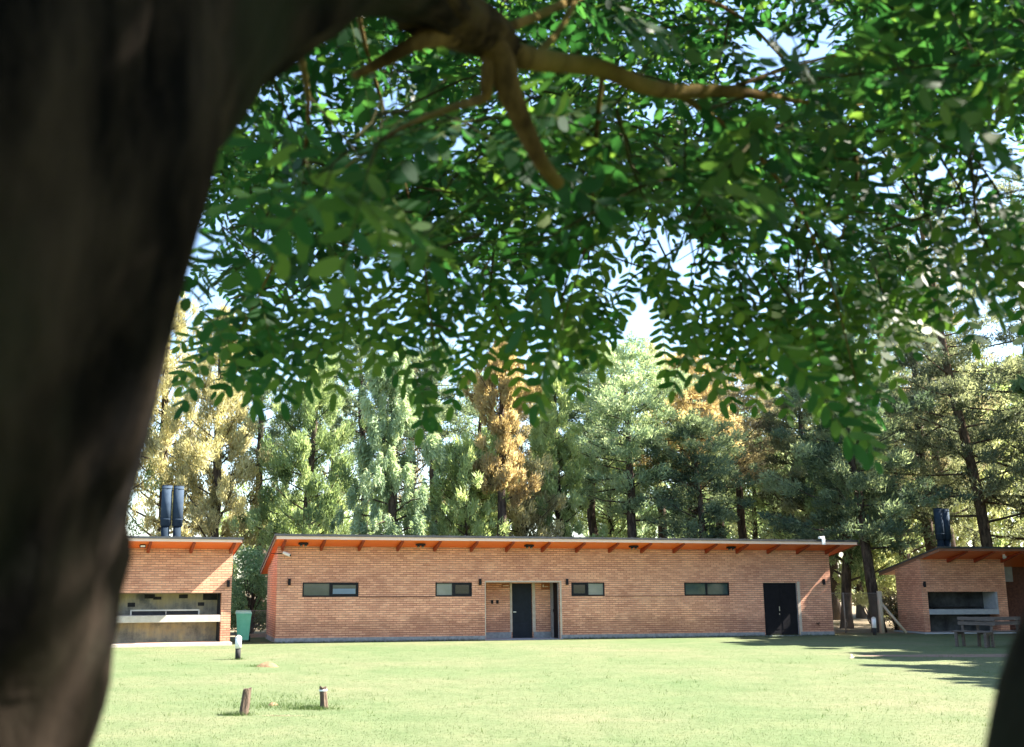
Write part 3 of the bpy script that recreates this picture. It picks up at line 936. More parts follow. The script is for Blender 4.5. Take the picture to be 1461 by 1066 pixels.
def stump(loc, h_, r_, tilt, label, seed, band=False):
    r = empty('wooden_post', loc, 0, label, 'post', 'short rough wooden posts in the lawn')
    rg = random.Random(seed)
    a = MB(); n_ = 14; rings = 9
    prof = [1 + rg.uniform(-.12, .12) for _ in range(n_)]
    for i in range(rings):
        z = -.04 + (h_ + .04) * i / (rings - 1)
        k_ = 1.12 - .18 * i / (rings - 1)
        for j in range(n_):
            an = 2 * math.pi * j / n_
            q = r_ * k_ * prof[j] * (1 + rg.uniform(-.05, .05))
            zz = z + (rg.uniform(-.03, .02) if i == rings - 1 else 0)
            a.v.append((q * math.cos(an) + tilt * z, q * math.sin(an), zz))
    for i in range(rings - 1):
        for j in range(n_):
            j2 = (j + 1) % n_
            a.f.append((i * n_ + j, i * n_ + j2, (i + 1) * n_ + j2, (i + 1) * n_ + j))
    a.v.append((tilt * h_, 0, h_ - .015)); tp = len(a.v) - 1
    for j in range(n_): a.f.append(((rings - 1) * n_ + j, (rings - 1) * n_ + (j + 1) % n_, tp))
    a.build('post_body', M['stump'], r)
    if band:
        b_ = MB(); z0, z1 = h_ * .80, h_ * .87
        b_.tube([(tilt * z0, 0, z0), (tilt * z1, 0, z1)], r_ * 1.13, 16); b_.build('band', M['white'], r)
    return r


stump((-3.24, 18.12, 0), .42, .068, .12, 'rough dark wooden post on the lawn, the thicker one without a band', 2)
stump((-2.03, 19.01, 0), .36, .062, -.08, 'rough wooden post on the lawn with a pale band near its top', 8, True)


def mound(name, loc, rx, ry, h_, mat, label, cat, seed):
    rg = random.Random(seed)
    a = MB(); n_, rings = 28, 8
    for i in range(rings):
        t = i / (rings - 1)
        for j in range(n_):
            an = 2 * math.pi * j / n_
            k_ = (1 - t) * (1 + .12 * math.sin(3 * an + seed) + rg.uniform(-.04, .04))
            a.v.append((rx * k_ * math.cos(an), ry * k_ * math.sin(an), h_ * math.sin(t * math.pi / 2) * (1 + rg.uniform(-.06, .06)) - .01))
    for i in range(rings - 1):
        for j in range(n_):
            j2 = (j + 1) % n_
            a.f.append((i * n_ + j, i * n_ + j2, (i + 1) * n_ + j2, (i + 1) * n_ + j))
    o = a.build(name, mat, smooth=True)
    o.location = loc
    return tag(o, label, cat)


mound('anthill', (-4.47, 28.3, 0), .31, .26, .125, M['mound'], 'sandy brown anthill with a grassy left side on the lawn', 'anthill', 4)
mound('soil_mound', (-2.98, 19.5, 0), .11, .09, .06, M['mound'], 'small brown heap of soil just behind the thicker wooden post', 'soil heap', 7)
lf = MB(); lf.quad((-.07, -.04, .01), (.02, -.05, .02), (.08, 0, .06), (.03, .05, .08), (-.05, .04, .03)); lf.quad((-.02, -.03, .01), (.05, -.04, .02), (.04, .03, .12), (-.03, .02, .13))
o = lf.build('dry_leaf', M['post_wood']); o.location = (11.49, 31.2, 0.0)
tag(o, 'pale curled dry leaf lying on the shaded grass before the dirt path', 'leaf')


def fence(name, a, b, h_, label, posts, rails, cell=.07):
    a, b = np.array(a, float), np.array(b, float)
    L_ = np.linalg.norm(b - a); d_ = (b - a) / L_
    r = empty(name, (*a, 0), math.atan2(d_[1], d_[0]), label, 'fence')
    w_ = MB()
    z0, z1 = .06, h_
    H_ = z1 - z0
    c_ = -H_
    while c_ < L_:
        for s in (1, -1):
            x0, x1 = c_, c_ + H_
            za, zb_ = (z0, z1) if s == 1 else (z1, z0)
            # clip to 0..L
            t0 = max(0, -x0 / H_); t1 = min(1, (L_ - x0) / H_)
            if t1 > t0 + .01:
                w_.tube([(x0 + H_ * t0, .004 * s, za + (zb_ - za) * t0), (x0 + H_ * t1, .004 * s, za + (zb_ - za) * t1)], .0035, 3, False)
        c_ += cell
    w_.tube([(0, 0, z1), (L_, 0, z1)], .008, 5)
    w_.build('wire_mesh', M['wire'], r)
    for x, rad, top, mat in posts:
        p_ = MB(); p_.tube([(x, .06, -.05), (x, .06, top)], rad, 10); p_.build('post', mat, r, smooth=True)
    for z, w2, mat in rails:
        p_ = MB(); p_.box(0, L_, .02, .07, z - w2, z + w2); p_.build('rail', mat, r)
    return r


fence('wire_fence', (-7.6, 41.9), (-5.6, 42.5), 1.05, 'low chain link fence with pale bottom rail behind the green bin', [(.05, .03, 1.1, M['concrete']), (1.95, .03, 1.1, M['concrete'])], [(.12, .07, M['slab'])])
rf = fence('wire_fence', (15.6, 47.3), (18.62, 46.55), 1.66, 'tall chain link fence between the long building and the right grill house', [(.06, .04, 1.7, M['post_wood']), (1.55, .03, 1.68, M['wire']), (3.0, .105, 1.75, M['post_wood'])], [])
br = MB(); br.tube([(3.04, .06, 1.25), (3.95, .02, .02)], [.055, .06], 10); br.build('brace', M['post_wood'], rf, smooth=True)


def bench(loc, rz, length, label):
    r = empty('park_bench', loc, rz, label, 'bench', 'slatted wooden benches by the right grill house')
    L_ = length / 2
    for i in range(3):
        s = MB(); s.box(-L_, L_, -.22 + i * .15, -.09 + i * .15, .48, .52); s.build('seat_slat', M['old_wood'], r, bevel=.006)
    for z in (.70, .85):
        s = MB(); s.hexa([(-L_, .25, z), (L_, .25, z), (L_, .28, z), (-L_, .28, z), (-L_, .27, z + .115), (L_, .27, z + .115), (L_, .30, z + .115), (-L_, .30, z + .115)])
        s.build('back_slat', M['old_wood'], r, bevel=.006)
    for s_ in (-1, 1):
        x = s_ * (L_ - .14)
        l = MB(); l.bar((x, -.18, -.02), (x, -.18, .479), .085, .07, (0, 1, 0)); l.build('leg', M['old_wood'], r)
        l = MB(); l.bar((x, .30, -.02), (x, .27, .46), .085, .07, (0, 1, 0)); l.bar((x, .285, .46), (x, .335, .97), .07, .05, (0, 1, 0)); l.build('leg', M['old_wood'], r)
        l = MB(); l.bar((x, -.145, .44), (x, .25, .44), .05, .07); l.build('side_rail', M['old_wood'], r)


bench((17.62, 36.75, 0), R(-52), 1.25, 'weathered slatted wooden bench at the right, the left one turned aslant')
bench((18.75, 36.95, 0), R(9), 1.75, 'weathered slatted wooden bench at the right, the long one with its back straight')

# ------------------------------------------------------------------ trees behind the buildings
def make_tree(name, x, y, h_, cw, crown0, fol, bark, label, seed, blades=15000, style='plume', lean=(0, 0), trunk_r=None, dens=1.0, blade_l=.25, blade_w=.026, group='trees standing behind the brick buildings', cat='tree', profile='cone', limb_clear=0.0):
    rg = np.random.default_rng(seed)
    root = empty(name, (x, y, 0), 0, label, cat, group)
    tr = trunk_r or .016 * h_ + .05
    # trunk
    k_ = 14
    ts = np.linspace(0, 1, k_)
    wob = np.cumsum(rg.normal(0, .06, (k_, 2)), axis=0) * (h_ / 14)
    wob -= wob[0]
    cl = np.stack([wob[:, 0] + lean[0] * ts, wob[:, 1] + lean[1] * ts, ts * h_ * .97 - .1], 1)
    rad = tr * (1 - ts) ** .75 + .02
    rad[0] *= 1.3
    tm = MB(); tm.tube(cl, list(rad), 9)
    at = lambda t: np.array([np.interp(t, ts, cl[:, i]) for i in range(3)])
    R_ = cw / 2
    cents, dirs, sizes = [], [], []
    nb = int(58 * dens)
    ga = 2.39996
    for i in range(nb):
        s = (i + rg.uniform(0, 1)) / nb
        t = crown0 + (1 - crown0) * s ** .92
        if profile == 'cone': pr = (1 - s) ** .62 * .95 + .12
        elif profile == 'column': pr = min(1, (1 - s) * 2.4) ** .6 * (.75 + .25 * math.sin(s * 9 + seed)) + .1
        else: pr = math.sin(math.pi * min(1, .12 + s * .83)) ** .7 + .08
        az = i * ga + rg.uniform(-.5, .5)
        ln = R_ * pr * rg.uniform(.6, 1.2)
        up = {'plume': rg.uniform(.15, .75), 'weep': rg.uniform(.1, .5), 'pine': rg.uniform(-.15, .45)}[style]
        p0 = at(min(t, .985))
        d_ = np.array([math.cos(az), math.sin(az), up]); d_ /= np.linalg.norm(d_)
        p1 = p0 + d_ * ln * .55
        d2 = d_ + np.array([0, 0, .25 if style != 'weep' else -.35]); d2 /= np.linalg.norm(d2)
        p2 = p1 + d2 * ln * .5
        lr = max(.012, tr * .26 * (1 - t) + .012)
        tm.tube([p0, p1, p2], [lr, lr * .6, .008], 5, False)
        m_ = max(2, int(ln / .5) + 1)
        for q in range(m_):
            f_ = .28 + .78 * (q + rg.uniform(.1, .9)) / m_
            pp = p0 + (p1 - p0) * min(1, f_ / .55) if f_ < .55 else p1 + (p2 - p1) * (f_ - .55) / .5
            side = rg.normal(0, .22 * ln * .5, 3) * np.array([1, 1, .5])
            c0 = pp + side
            if q and rg.random() < .5: tm.tube([pp, c0], [.012, .006], 4, False)
            cents.append(c0); dirs.append(d2); sizes.append(rg.uniform(.15, .42) * (.75 + .3 * R_ / 2.2))
    # a leader plume
    for q in range(4):
        cents.append(at(.93 + .02 * q) + rg.normal(0, .1, 3)); dirs.append(np.array([0, 0, 1.])); sizes.append(.3)
    cents = np.array(cents); dirs = np.array(dirs); sizes = np.array(sizes)
    wts = sizes ** 2; wts /= wts.sum()
    idx = rg.choice(len(cents), blades, p=wts)
    off = rg.normal(0, 1, (blades, 3)); off = unit(off) * (rg.uniform(.05, 1, (blades, 1)) ** .6 + np.abs(rg.normal(0, .12, (blades, 1))))
    if style == 'weep': shp, base_d = np.array([.6, .6, 1.5]), np.array([0, 0, -.9])
    elif style == 'pine': shp, base_d = np.array([1.1, 1.1, .8]), np.array([0, 0, .35])
    else: shp, base_d = np.array([.75, .75, 1.15]), np.array([0, 0, .75])
    P = cents[idx] + off * shp * sizes[idx][:, None]
    D = unit(dirs[idx] * .5 + base_d + off * .45 + rg.normal(0, .5, (blades, 3)))
    S = unit(np.cross(D, rg.normal(0, 1, (blades, 3))))
    Ln = blade_l * rg.uniform(.6, 1.35, (blades, 1)); Wd = blade_w * rg.uniform(.6, 1.4, (blades, 1))
    V = np.stack([P - D * Ln * .5, P + S * Wd, P + D * Ln * .5, P - S * Wd], 1).reshape(-1, 3)
    ct = rg.uniform(.05, .95, len(cents))
    tint = np.clip(ct[idx] + rg.normal(0, .14, blades), 0, 1)
    tm.build('trunk', bark, root, smooth=True)
    np_mesh('crown', V, 4, M['fol_' + fol], root, tint)
    return root


def tree_at(px, Y, top, wpx, base_py, fol, label, seed, **kw):
    """px: image column of the trunk, top / base_py: image rows of crown top and crown bottom, wpx crown width."""
    g = pt(px, 834, Y)
    zt_ = pt(px, top, Y)[2]
    zb_ = pt(px, base_py, Y)[2]
    bark = kw.pop('bark', M['bark'])
    kw['blades'] = int(kw.get('blades', 15000) * 1.85)
    return make_tree(kw.pop('name', 'conifer_tree'), g[0], g[1], zt_ / .98 * 1.04, wpx * 1.22 * Y / F_PX, max(.02, zb_ / zt_), fol, bark, label, seed, **kw)


TREES = [
    # px, depth, top, width, crown bottom, foliage, label, extra
    (95, 51, 450, 190, 800, 'olive', 'olive green conifer mostly hidden behind the big foreground trunk', dict(blades=9000)),
    (222, 53, 420, 170, 790, 'ochre', 'straw yellow conifer just right of the big trunk, behind the left chimneys', dict(blades=16000)),
    (303, 50, 455, 165, 800, 'ochre', 'broad straw yellow conifer between the left chimneys and the long roof', dict(blades=19000)),
    (372, 58, 500, 120, 690, 'dark', 'thin dark conifer with bare lower trunk behind the gap by the green bin', dict(blades=8000, style='pine', dens=.8)),
    (432, 50, 525, 150, 800, 'olive', 'olive green conifer above the left end of the long roof', dict(blades=18000)),
    (510, 57, 490, 110, 660, 'dark', 'sparse dark conifer with brownish top left of the pale sage conifer', dict(blades=7500, style='pine', dens=.8)),
    (557, 46.7, 505, 118, 800, 'sage', 'pale sage green columnar conifer with drooping plumes', dict(blades=22000, style='weep', profile='column')),
    (623, 55, 500, 120, 640, 'dark', 'dark trunked conifer with open crown right of the pale sage conifer', dict(blades=8000, style='pine', dens=.8, trunk_r=.36)),
    (665, 48.5, 640, 120, 810, 'lime', 'short yellow green conifer in front of the golden column', dict(blades=13000, profile='round')),
    (716, 47.8, 500, 95, 720, 'gold', 'narrow golden brown conifer column in the middle of the row', dict(blades=17000, profile='column')),
    (745, 50.5, 665, 110, 810, 'ochre', 'low straw coloured conifer at the foot of the golden column', dict(blades=11000, profile='round')),
    (772, 60, 550, 110, 690, 'brown', 'sparse rusty conifer right of the golden column', dict(blades=7000, style='pine', dens=.8)),
    (805, 51.5, 530, 105, 800, 'lime', 'light yellow green feathery conifer above the third window', dict(blades=16000)),
    (845, 56, 505, 105, 695, 'dark', 'dark narrow conifer with bare trunk right of the yellow green one', dict(blades=10000, style='pine')),
    (905, 51.5, 500, 150, 745, 'sage', 'pale green open crowned conifer with sky showing round its trunk', dict(blades=15000, style='pine', profile='round', bark=M['bark'])),
    (950, 62, 500, 110, 720, 'pale', 'pale yellowish conifer behind the open crowned one', dict(blades=7000)),
    (988, 53, 515, 130, 695, 'gold', 'gold topped conifer with a straight dark trunk above the fourth window', dict(blades=11000, style='pine', trunk_r=.34)),
    (1010, 50, 600, 120, 790, 'dark', 'dark green lower conifer beside the gold topped one', dict(blades=11000, style='pine', profile='round')),
    (1062, 57, 530, 160, 695, 'brown', 'wide brownish conifer with crooked limbs left of the hanging spray', dict(blades=12000, style='pine', profile='round')),
    (1112, 60, 545, 130, 745, 'olive', 'thin grey green conifer above the black double door', dict(blades=8500, style='pine', dens=.8)),
    (1163, 53, 540, 140, 755, 'grey', 'grey green conifer above the right end of the long roof', dict(blades=13000, style='pine')),
    (1204, 51.5, 560, 120, 830, 'olive', 'olive conifer with a light lower trunk beside the wire fence', dict(blades=11000, style='plume', trunk_r=.24, bark=M['bark_red'])),
    (1250, 47.6, 470, 190, 790, 'dark', 'big dark pine with thick trunk just left of the right grill house', dict(blades=22000, style='pine', trunk_r=.24, lean=(-.8, 0))),
    (1335, 55, 350, 190, 760, 'grey', 'tall dark pine behind the left part of the right grill house', dict(blades=20000, style='pine', trunk_r=.3, lean=(-1.0, 0))),
    (1364, 59, 400, 150, 700, 'brown', 'tall greyish brown pine right behind the black twin flues', dict(blades=12000, style='pine', trunk_r=.3)),
    (1426, 49.5, 225, 215, 760, 'grey', 'tallest pine at the right with stout leaning trunk and tawny top', dict(blades=20000, style='pine', trunk_r=.26, lean=(-2.0, 0), bark=M['bark_red'])),
    (1500, 51, 270, 230, 790, 'grey', 'dark pine cut by the right edge of the picture', dict(blades=16000, style='pine')),
    (1590, 50, 330, 200, 790, 'grey', 'grey green pine standing beyond the right edge behind the grill house', dict(blades=8000, style='pine')),
    (470, 61, 500, 130, 740, 'sage', 'hazy green conifer in the second row between the olive one and the sage column', dict(blades=4500)),
    (585, 63, 520, 120, 740, 'brown', 'brownish second row conifer just right of the sage column', dict(blades=4500)),
    (690, 62, 540, 120, 740, 'olive', 'second row olive conifer behind the golden column', dict(blades=4500)),
    (870, 61, 515, 130, 740, 'olive', 'second row olive conifer left of the open crowned one', dict(blades=4500)),
    (1035, 64, 530, 140, 720, 'olive', 'second row olive conifer behind the gold topped one', dict(blades=4500)),
    (1190, 63, 530, 150, 780, 'brown', 'second row brownish conifer above the white roof box', dict(blades=5500)),
    (1085, 66, 640, 150, 790, 'pale', 'low pale feathery conifer in the second row above the fourth window end', dict(blades=7000, profile='round')),
    (875, 58, 650, 120, 800, 'lime', 'low yellow green conifer filling the gap left of the open crowned one', dict(blades=7000, profile='round')),
    (1140, 58, 650, 130, 800, 'sage', 'low pale green conifer above the right third of the long roof', dict(blades=7000, profile='round')),
    (1295, 62, 470, 150, 800, 'olive', 'second row olive conifer between the two dark pines at the right', dict(blades=5500)),
]
for i, (px, Y, top, wpx, bp, fol, lab, kw) in enumerate(TREES):
    tree_at(px, Y, top, wpx, bp, fol, lab, 100 + i, **kw)
LEFT = [(-19.5, 52, 11.5, 4.2, 'olive', 'olive conifer hidden behind the big trunk beyond the left grill house'),
        (-24.5, 55, 12.5, 4.6, 'sage', 'pale green conifer hidden behind the big trunk far left'),
        (-30.0, 51, 11.0, 4.4, 'ochre', 'straw coloured conifer hidden behind the big trunk far left'),
        (-35.5, 54, 12.0, 4.8, 'lime', 'yellow green conifer hidden behind the big trunk at the far left end of the row')]
for i, (x, y, h_, cw, fol, lab) in enumerate(LEFT):
    make_tree('conifer_tree', x, y, h_, cw, .12, fol, M['bark'], lab, 500 + i, blades=9000, blade_l=.34, blade_w=.05)
FAR = [
    (1225, 66, 640, 170, 860, 'pale', 'pale sunlit tree far behind the wire fence'),
    (1285, 70, 620, 190, 860, 'pale', 'pale sunlit tree far behind the dark pine and grill house roof'),
    (1400, 68, 560, 220, 850, 'pale', 'pale sunlit tree far behind the right grill house chimneys'),
    (1480, 72, 540, 220, 850, 'lime', 'yellow green sunlit tree far behind the right edge'),
    (1060, 82, 730, 190, 860, 'olive', 'low olive tree far behind the middle right of the long roof'),
    (640, 84, 735, 200, 860, 'olive', 'low olive tree far behind the short yellow green conifer'),
    (930, 90, 735, 220, 860, 'sage', 'low pale green tree far behind the open crowned conifer'),
    (420, 86, 740, 200, 860, 'lime', 'low yellow green tree far behind the left end of the long roof'),
]
for i, (px, Y, top, wpx, bp, fol, lab) in enumerate(FAR):
    tree_at(px, Y, top, wpx, bp, fol, lab, 300 + i, blades=9000, profile='round', name='far_tree', blade_l=.42, blade_w=.07, group='sunlit trees far behind the row')
# trees beside the lawn on the right, whose shadows fall across it
SIDE = [(26.0, 40.4, 14.6, 5.0, 'tall tree just beyond the right edge shading the foot of the long building'),
        (29.5, 43.4, 17.0, 5.4, 'tall tree beyond the right edge shading the black double door end of the long building'),
        (24.5, 24.6, 12.5, 4.4, 'tree beyond the right edge shading the near lawn'),
        (25.5, 28.6, 13.5, 5.0, 'tree beyond the right edge shading the lawn before the dirt path'),
        (27.5, 33.5, 14.0, 5.2, 'tree beyond the right edge shading the dirt path'),
        (29.0, 38.0, 14.5, 5.6, 'tree beyond the right edge shading the benches'),
        (33.0, 46.6, 15.5, 6.0, 'tree beyond the right edge shading the right grill house'),
        (36.0, 43.6, 16.0, 6.0, 'second tree beyond the right edge shading the right grill house')]
for i, (x, y, h_, cw, lab) in enumerate(SIDE):
    make_tree('conifer_tree', x, y, h_, cw * 1.25, .14, 'olive', M['bark'], lab, 400 + i, blades=30000, style='pine', profile='round', blade_l=.5, blade_w=.12, group='trees beside the lawn on the right')


def shrub(name, x, y, w_, h_, fol, label, seed, n_leaf=7000, z0=.3, leaf=.09, cat='shrub'):
    rg = np.random.default_rng(seed)
    root = empty(name, (x, y, 0), 0, label, cat)
    tm = MB()
    cents = []
    for i in range(44):
        az = rg.uniform(0, 6.28); t = rg.uniform(.08, 1)
        q = np.array([math.cos(az) * w_ / 2 * rg.uniform(.2, .85) * math.sin(math.pi * (.2 + .7 * t)), math.sin(az) * w_ / 2 * rg.uniform(.2, .85), z0 + (h_ - z0) * t * .93])
        tm.tube([(rg.normal(0, .08), rg.normal(0, .08), 0), q * np.array([.35, .35, .55]), q], [.035, .022, .006], 5, False)
        cents.append(q)
    cents = np.array(cents)
    idx = rg.integers(0, len(cents), n_leaf)
    off = unit(rg.normal(0, 1, (n_leaf, 3))) * rg.uniform(.2, 1, (n_leaf, 1)) ** .5 * .42
    P = cents[idx] + off
    P[:, 2] = np.maximum(P[:, 2], .05)
    D = unit(off + rg.normal(0, .5, (n_leaf, 3)) + np.array([0, 0, -.2])); S = unit(np.cross(D, unit(rg.normal(0, 1, (n_leaf, 3)))))
    Ln = leaf * rg.uniform(.7, 1.3, (n_leaf, 1)); Wd = Ln * .3
    V = np.stack([P - D * Ln * .5, P + S * Wd, P + D * Ln * .5, P - S * Wd], 1).reshape(-1, 3)
    tm.build('stems', M['bark'], root, smooth=True)
    np_mesh('foliage', V, 4, M['fol_' + fol], root, np.clip(rg.normal(.5, .25, n_leaf), 0, 1))


shrub('leafy_shrub', -8.1, 46.0, 3.0, 3.5, 'leafy', 'rounded bright green shrub behind the green bin', 11, 15000, z0=.1)
shrub('undergrowth_shrub', 17.0, 52.0, 2.6, 1.9, 'dark', 'dark tangled shrub behind the wire fence', 12, 5000)
shrub('undergrowth_shrub', 20.6, 50.0, 2.2, 1.7, 'brown', 'brownish tangled shrub behind the leaning brace', 13, 4000)

shrub('undergrowth_shrub', 15.6, 58.0, 4.0, 3.6, 'pale', 'pale sunlit shrub behind the wire fence near the long building', 14, 7000, leaf=.16)
shrub('undergrowth_shrub', 22.2, 57.0, 4.2, 4.4, 'pale', 'pale sunlit shrub behind the brace and the right grill house', 15, 8000, leaf=.16)
shrub('undergrowth_shrub', 18.8, 60.0, 4.4, 3.2, 'lime', 'yellow green shrub far behind the bollard and the pine trunk', 16, 7000, leaf=.16)
shrub('undergrowth_shrub', -10.0, 50.0, 3.4, 2.4, 'dark', 'dark low shrub behind the rounded green shrub', 17, 7000, leaf=.12)

# ------------------------------------------------------------------ grass blades
rg = np.random.default_rng(77)


def blade_field(name, xs, ys, hmin, hmax, wid, mat, label=None, cat='grass', splay=.5, z=0.0):
    n_ = len(xs)
    P = np.stack([xs, ys, np.full(n_, z - .004)], 1)
    D = unit(np.stack([rg.normal(0, splay, n_), rg.normal(0, splay, n_), np.ones(n_)], 1))
    az = rg.uniform(0, math.pi, n_)
    S = np.stack([np.cos(az), np.sin(az), np.zeros(n_)], 1)
    H_ = rg.uniform(hmin, hmax, (n_, 1))
    V = np.stack([P - S * wid, P + S * wid, P + D * H_], 1).reshape(-1, 3)
    return np_mesh(name, V, 3, mat, None, np.clip(rg.normal(.5, .22, n_), 0, 1))


n_ = 170000
ys = 11.5 + (38.0 - 11.5) * rg.random(n_) ** 1.5
xs = (rg.random(n_) * 1.34 - .56) * ys * .78
a0 = 0.02 * ys / 14
o = blade_field('grass', xs, ys, .014, .038, .0038, M['grass_blade'], splay=.75)
tag(o, 'short pale green mown lawn grass', 'grass', kind='stuff')
# longer tufts: round the posts, at the anthill, scattered, along the plinth
tx, ty = [], []
for cx_, cy_, sx_, sy_, k_ in ((-3.36, 18.1, .16, .08, 420), (-2.22, 18.95, .20, .10, 900), (-2.75, 19.3, .5, .3, 900), (-4.66, 28.35, .16, .12, 500), (-3.1, 20.5, .8, .6, 500), (-5.73, 30.85, .12, .1, 150)):
    tx.append(rg.normal(cx_, sx_, k_)); ty.append(rg.normal(cy_, sy_, k_))
for _ in range(260):
    yy = rg.uniform(12.5, 32); xx = rg.uniform(-.3, .62) * yy
    k_ = int(rg.integers(3, 11))
    tx.append(rg.normal(xx, .05, k_)); ty.append(rg.normal(yy, .09, k_))
o = blade_field('grass', np.concatenate(tx), np.concatenate(ty), .025, .10, .005, M['grass_tall'], splay=.5)
tag(o, 'longer darker grass tufts round the posts and scattered over the lawn', 'grass', kind='stuff')
o = blade_field('grass', rg.normal(-2.6, .16, 900), rg.normal(18.0, .05, 900), .012, .03, .006, M['dry_blade'], splay=1.6)
tag(o, 'patch of dry straw coloured grass between the two posts', 'grass', kind='stuff')
us = rg.uniform(-.1, LEN + .1, 5200); keep = ~((us > 7.7) & (us < 10.8)); us = us[keep]
pv = -np.abs(rg.normal(.03, .05, len(us))) - .025
o = blade_field('grass', MO[0] + MU[0] * us + MV[0] * pv, MO[1] + MU[1] * us + MV[1] * pv, .02, .13, .006, M['grass_blade'], splay=.45)
tag(o, 'uneven fringe of grass along the plinth of the long building', 'grass', kind='stuff')

# ------------------------------------------------------------------ the near tree
near = empty('robinia_tree', (-.42, .9, 0), 0, 'large dark trunked robinia framing the view at the left and above', 'tree')
NO = np.array([-.42, .9, 0.0])


def near_path(rows, n_):
    """rows: px, py, depth, radius in metres."""
    q = np.array([[*(pt(a, b, c) - NO), r] for a, b, c, r in rows])
    return spline(q, n_)


def bark_tube(name, q, n_side, amp, mat, parent, seed):
    rg_ = np.random.default_rng(seed)
    mb_ = MB(); mb_.tube(q[:, :3], list(q[:, 3]), n_side)
    v = np.array(mb_.v)
    nr = len(q)
    ctr = np.repeat(q[:, :3], n_side, 0)
    d_ = v - ctr
    ridge = rg_.normal(0, 1, (nr, n_side))
    for _ in range(3):  # ridges run along the stem
        ridge = (np.roll(ridge, 1, 0) + ridge + np.roll(ridge, -1, 0)) / 3 * 1.25
    v = ctr + d_ * (1 + amp * ridge.reshape(-1, 1))
    mb_.v = [tuple(p_) for p_ in v]
    return mb_.build(name, mat, parent, smooth=True)


g0 = np.array([-.50, .90, -.1]) - NO
tq = near_path([(-180, 1066, .84, .155), (-136, 900, .83, .150), (-114, 770, .81, .147), (-82, 620, .80, .147), (-30, 400, .79, .15), (0, 180, .80, .165), (30, 0, .84, .17), (20, -250, .92, .15), (-20, -600, 1.05, .13)], 40)
tq = np.vstack([[[*g0, .20]], [[g0[0] + .02, g0[1] - .02, .6, .175]], tq])
top3 = tq[-1].copy(); top3[2] += 1.2; top3[0] -= .2; top3[3] = .09
tq = np.vstack([tq, top3])
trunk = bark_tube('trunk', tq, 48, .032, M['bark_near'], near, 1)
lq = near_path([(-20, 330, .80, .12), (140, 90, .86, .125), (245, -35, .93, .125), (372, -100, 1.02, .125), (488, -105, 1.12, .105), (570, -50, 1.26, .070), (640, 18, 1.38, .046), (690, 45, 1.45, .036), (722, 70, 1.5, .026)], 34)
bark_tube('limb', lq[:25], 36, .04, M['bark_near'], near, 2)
bark_tube('limb', lq[22:], 32, .06, M['bark_mid'], near, 3)
BR = [
    ([(640, 15, 1.38, .040), (690, 45, 1.45, .030), (735, 78, 1.52, .020), (800, 90, 1.6, .0165), (860, 98, 1.68, .0155), (915, 122, 1.76, .0145), (965, 131, 1.83, .014), (1030, 130, 1.92, .012), (1090, 136, 2.0, .008), (1150, 146, 2.2, .004), (1230, 150, 2.4, .002)], 30),
    ([(690, 50, 1.45, .026), (714, 90, 1.47, .022), (728, 135, 1.48, .018), (750, 185, 1.50, .0145), (772, 232, 1.52, .012), (790, 255, 1.54, .0105), (798, 264, 1.55, .0095)], 22),
    ([(700, 80, 1.46, .012), (694, 120, 1.47, .010), (690, 140, 1.49, .008), (640, 155, 1.6, .006), (560, 190, 1.8, .004), (480, 250, 2.1, .003)], 18),
    ([(640, 40, 1.38, .026), (590, 62, 1.33, .012), (545, 88, 1.33, .009), (505, 108, 1.36, .005)], 12),
    ([(760, 85, 1.55, .012), (800, 40, 1.7, .010), (850, -40, 1.9, .008), (950, -120, 2.3, .006)], 12),
    ([(960, 130, 1.83, .010), (1060, 200, 2.2, .008), (1140, 300, 2.5, .006), (1190, 420, 2.6, .004), (1225, 560, 2.45, .002)], 16),
    ([(1030, 130, 1.92, .008), (1150, 90, 2.2, .007), (1300, 60, 2.6, .006), (1440, 80, 3.0, .004)], 12),
    ([(1215, 180, 2.6, .010), (1222, 260, 2.6, .008), (1200, 340, 2.6, .005)], 10),
    ([(420, 40, 1.3, .012), (440, 160, 2.2, .008), (420, 300, 2.6, .007), (370, 420, 2.8, .005), (320, 510, 2.9, .002)], 16),
    ([(860, 98, 1.68, .009), (850, 200, 2.2, .008), (840, 330, 2.7, .005), (800, 470, 2.5, .002)], 14),
    ([(500, -60, 1.16, .012), (520, 60, 2.2, .008), (560, 200, 2.8, .007), (600, 350, 2.6, .005), (620, 500, 2.4, .002)], 16),
    ([(700, 50, 1.46, .015), (900, -20, 2.2, .012), (1050, 20, 3.0, .01), (1150, 120, 3.6, .006)], 14),
]
for i, (rows, k_) in enumerate(BR):
    if i > 3: rows = [(a, b_, c__, d_ * .6) for a, b_, c__, d_ in rows]
    bark_tube('branch', near_path(rows, k_), 14 if i < 4 else 8, .03, M['bark_limb'], near, 20 + i)

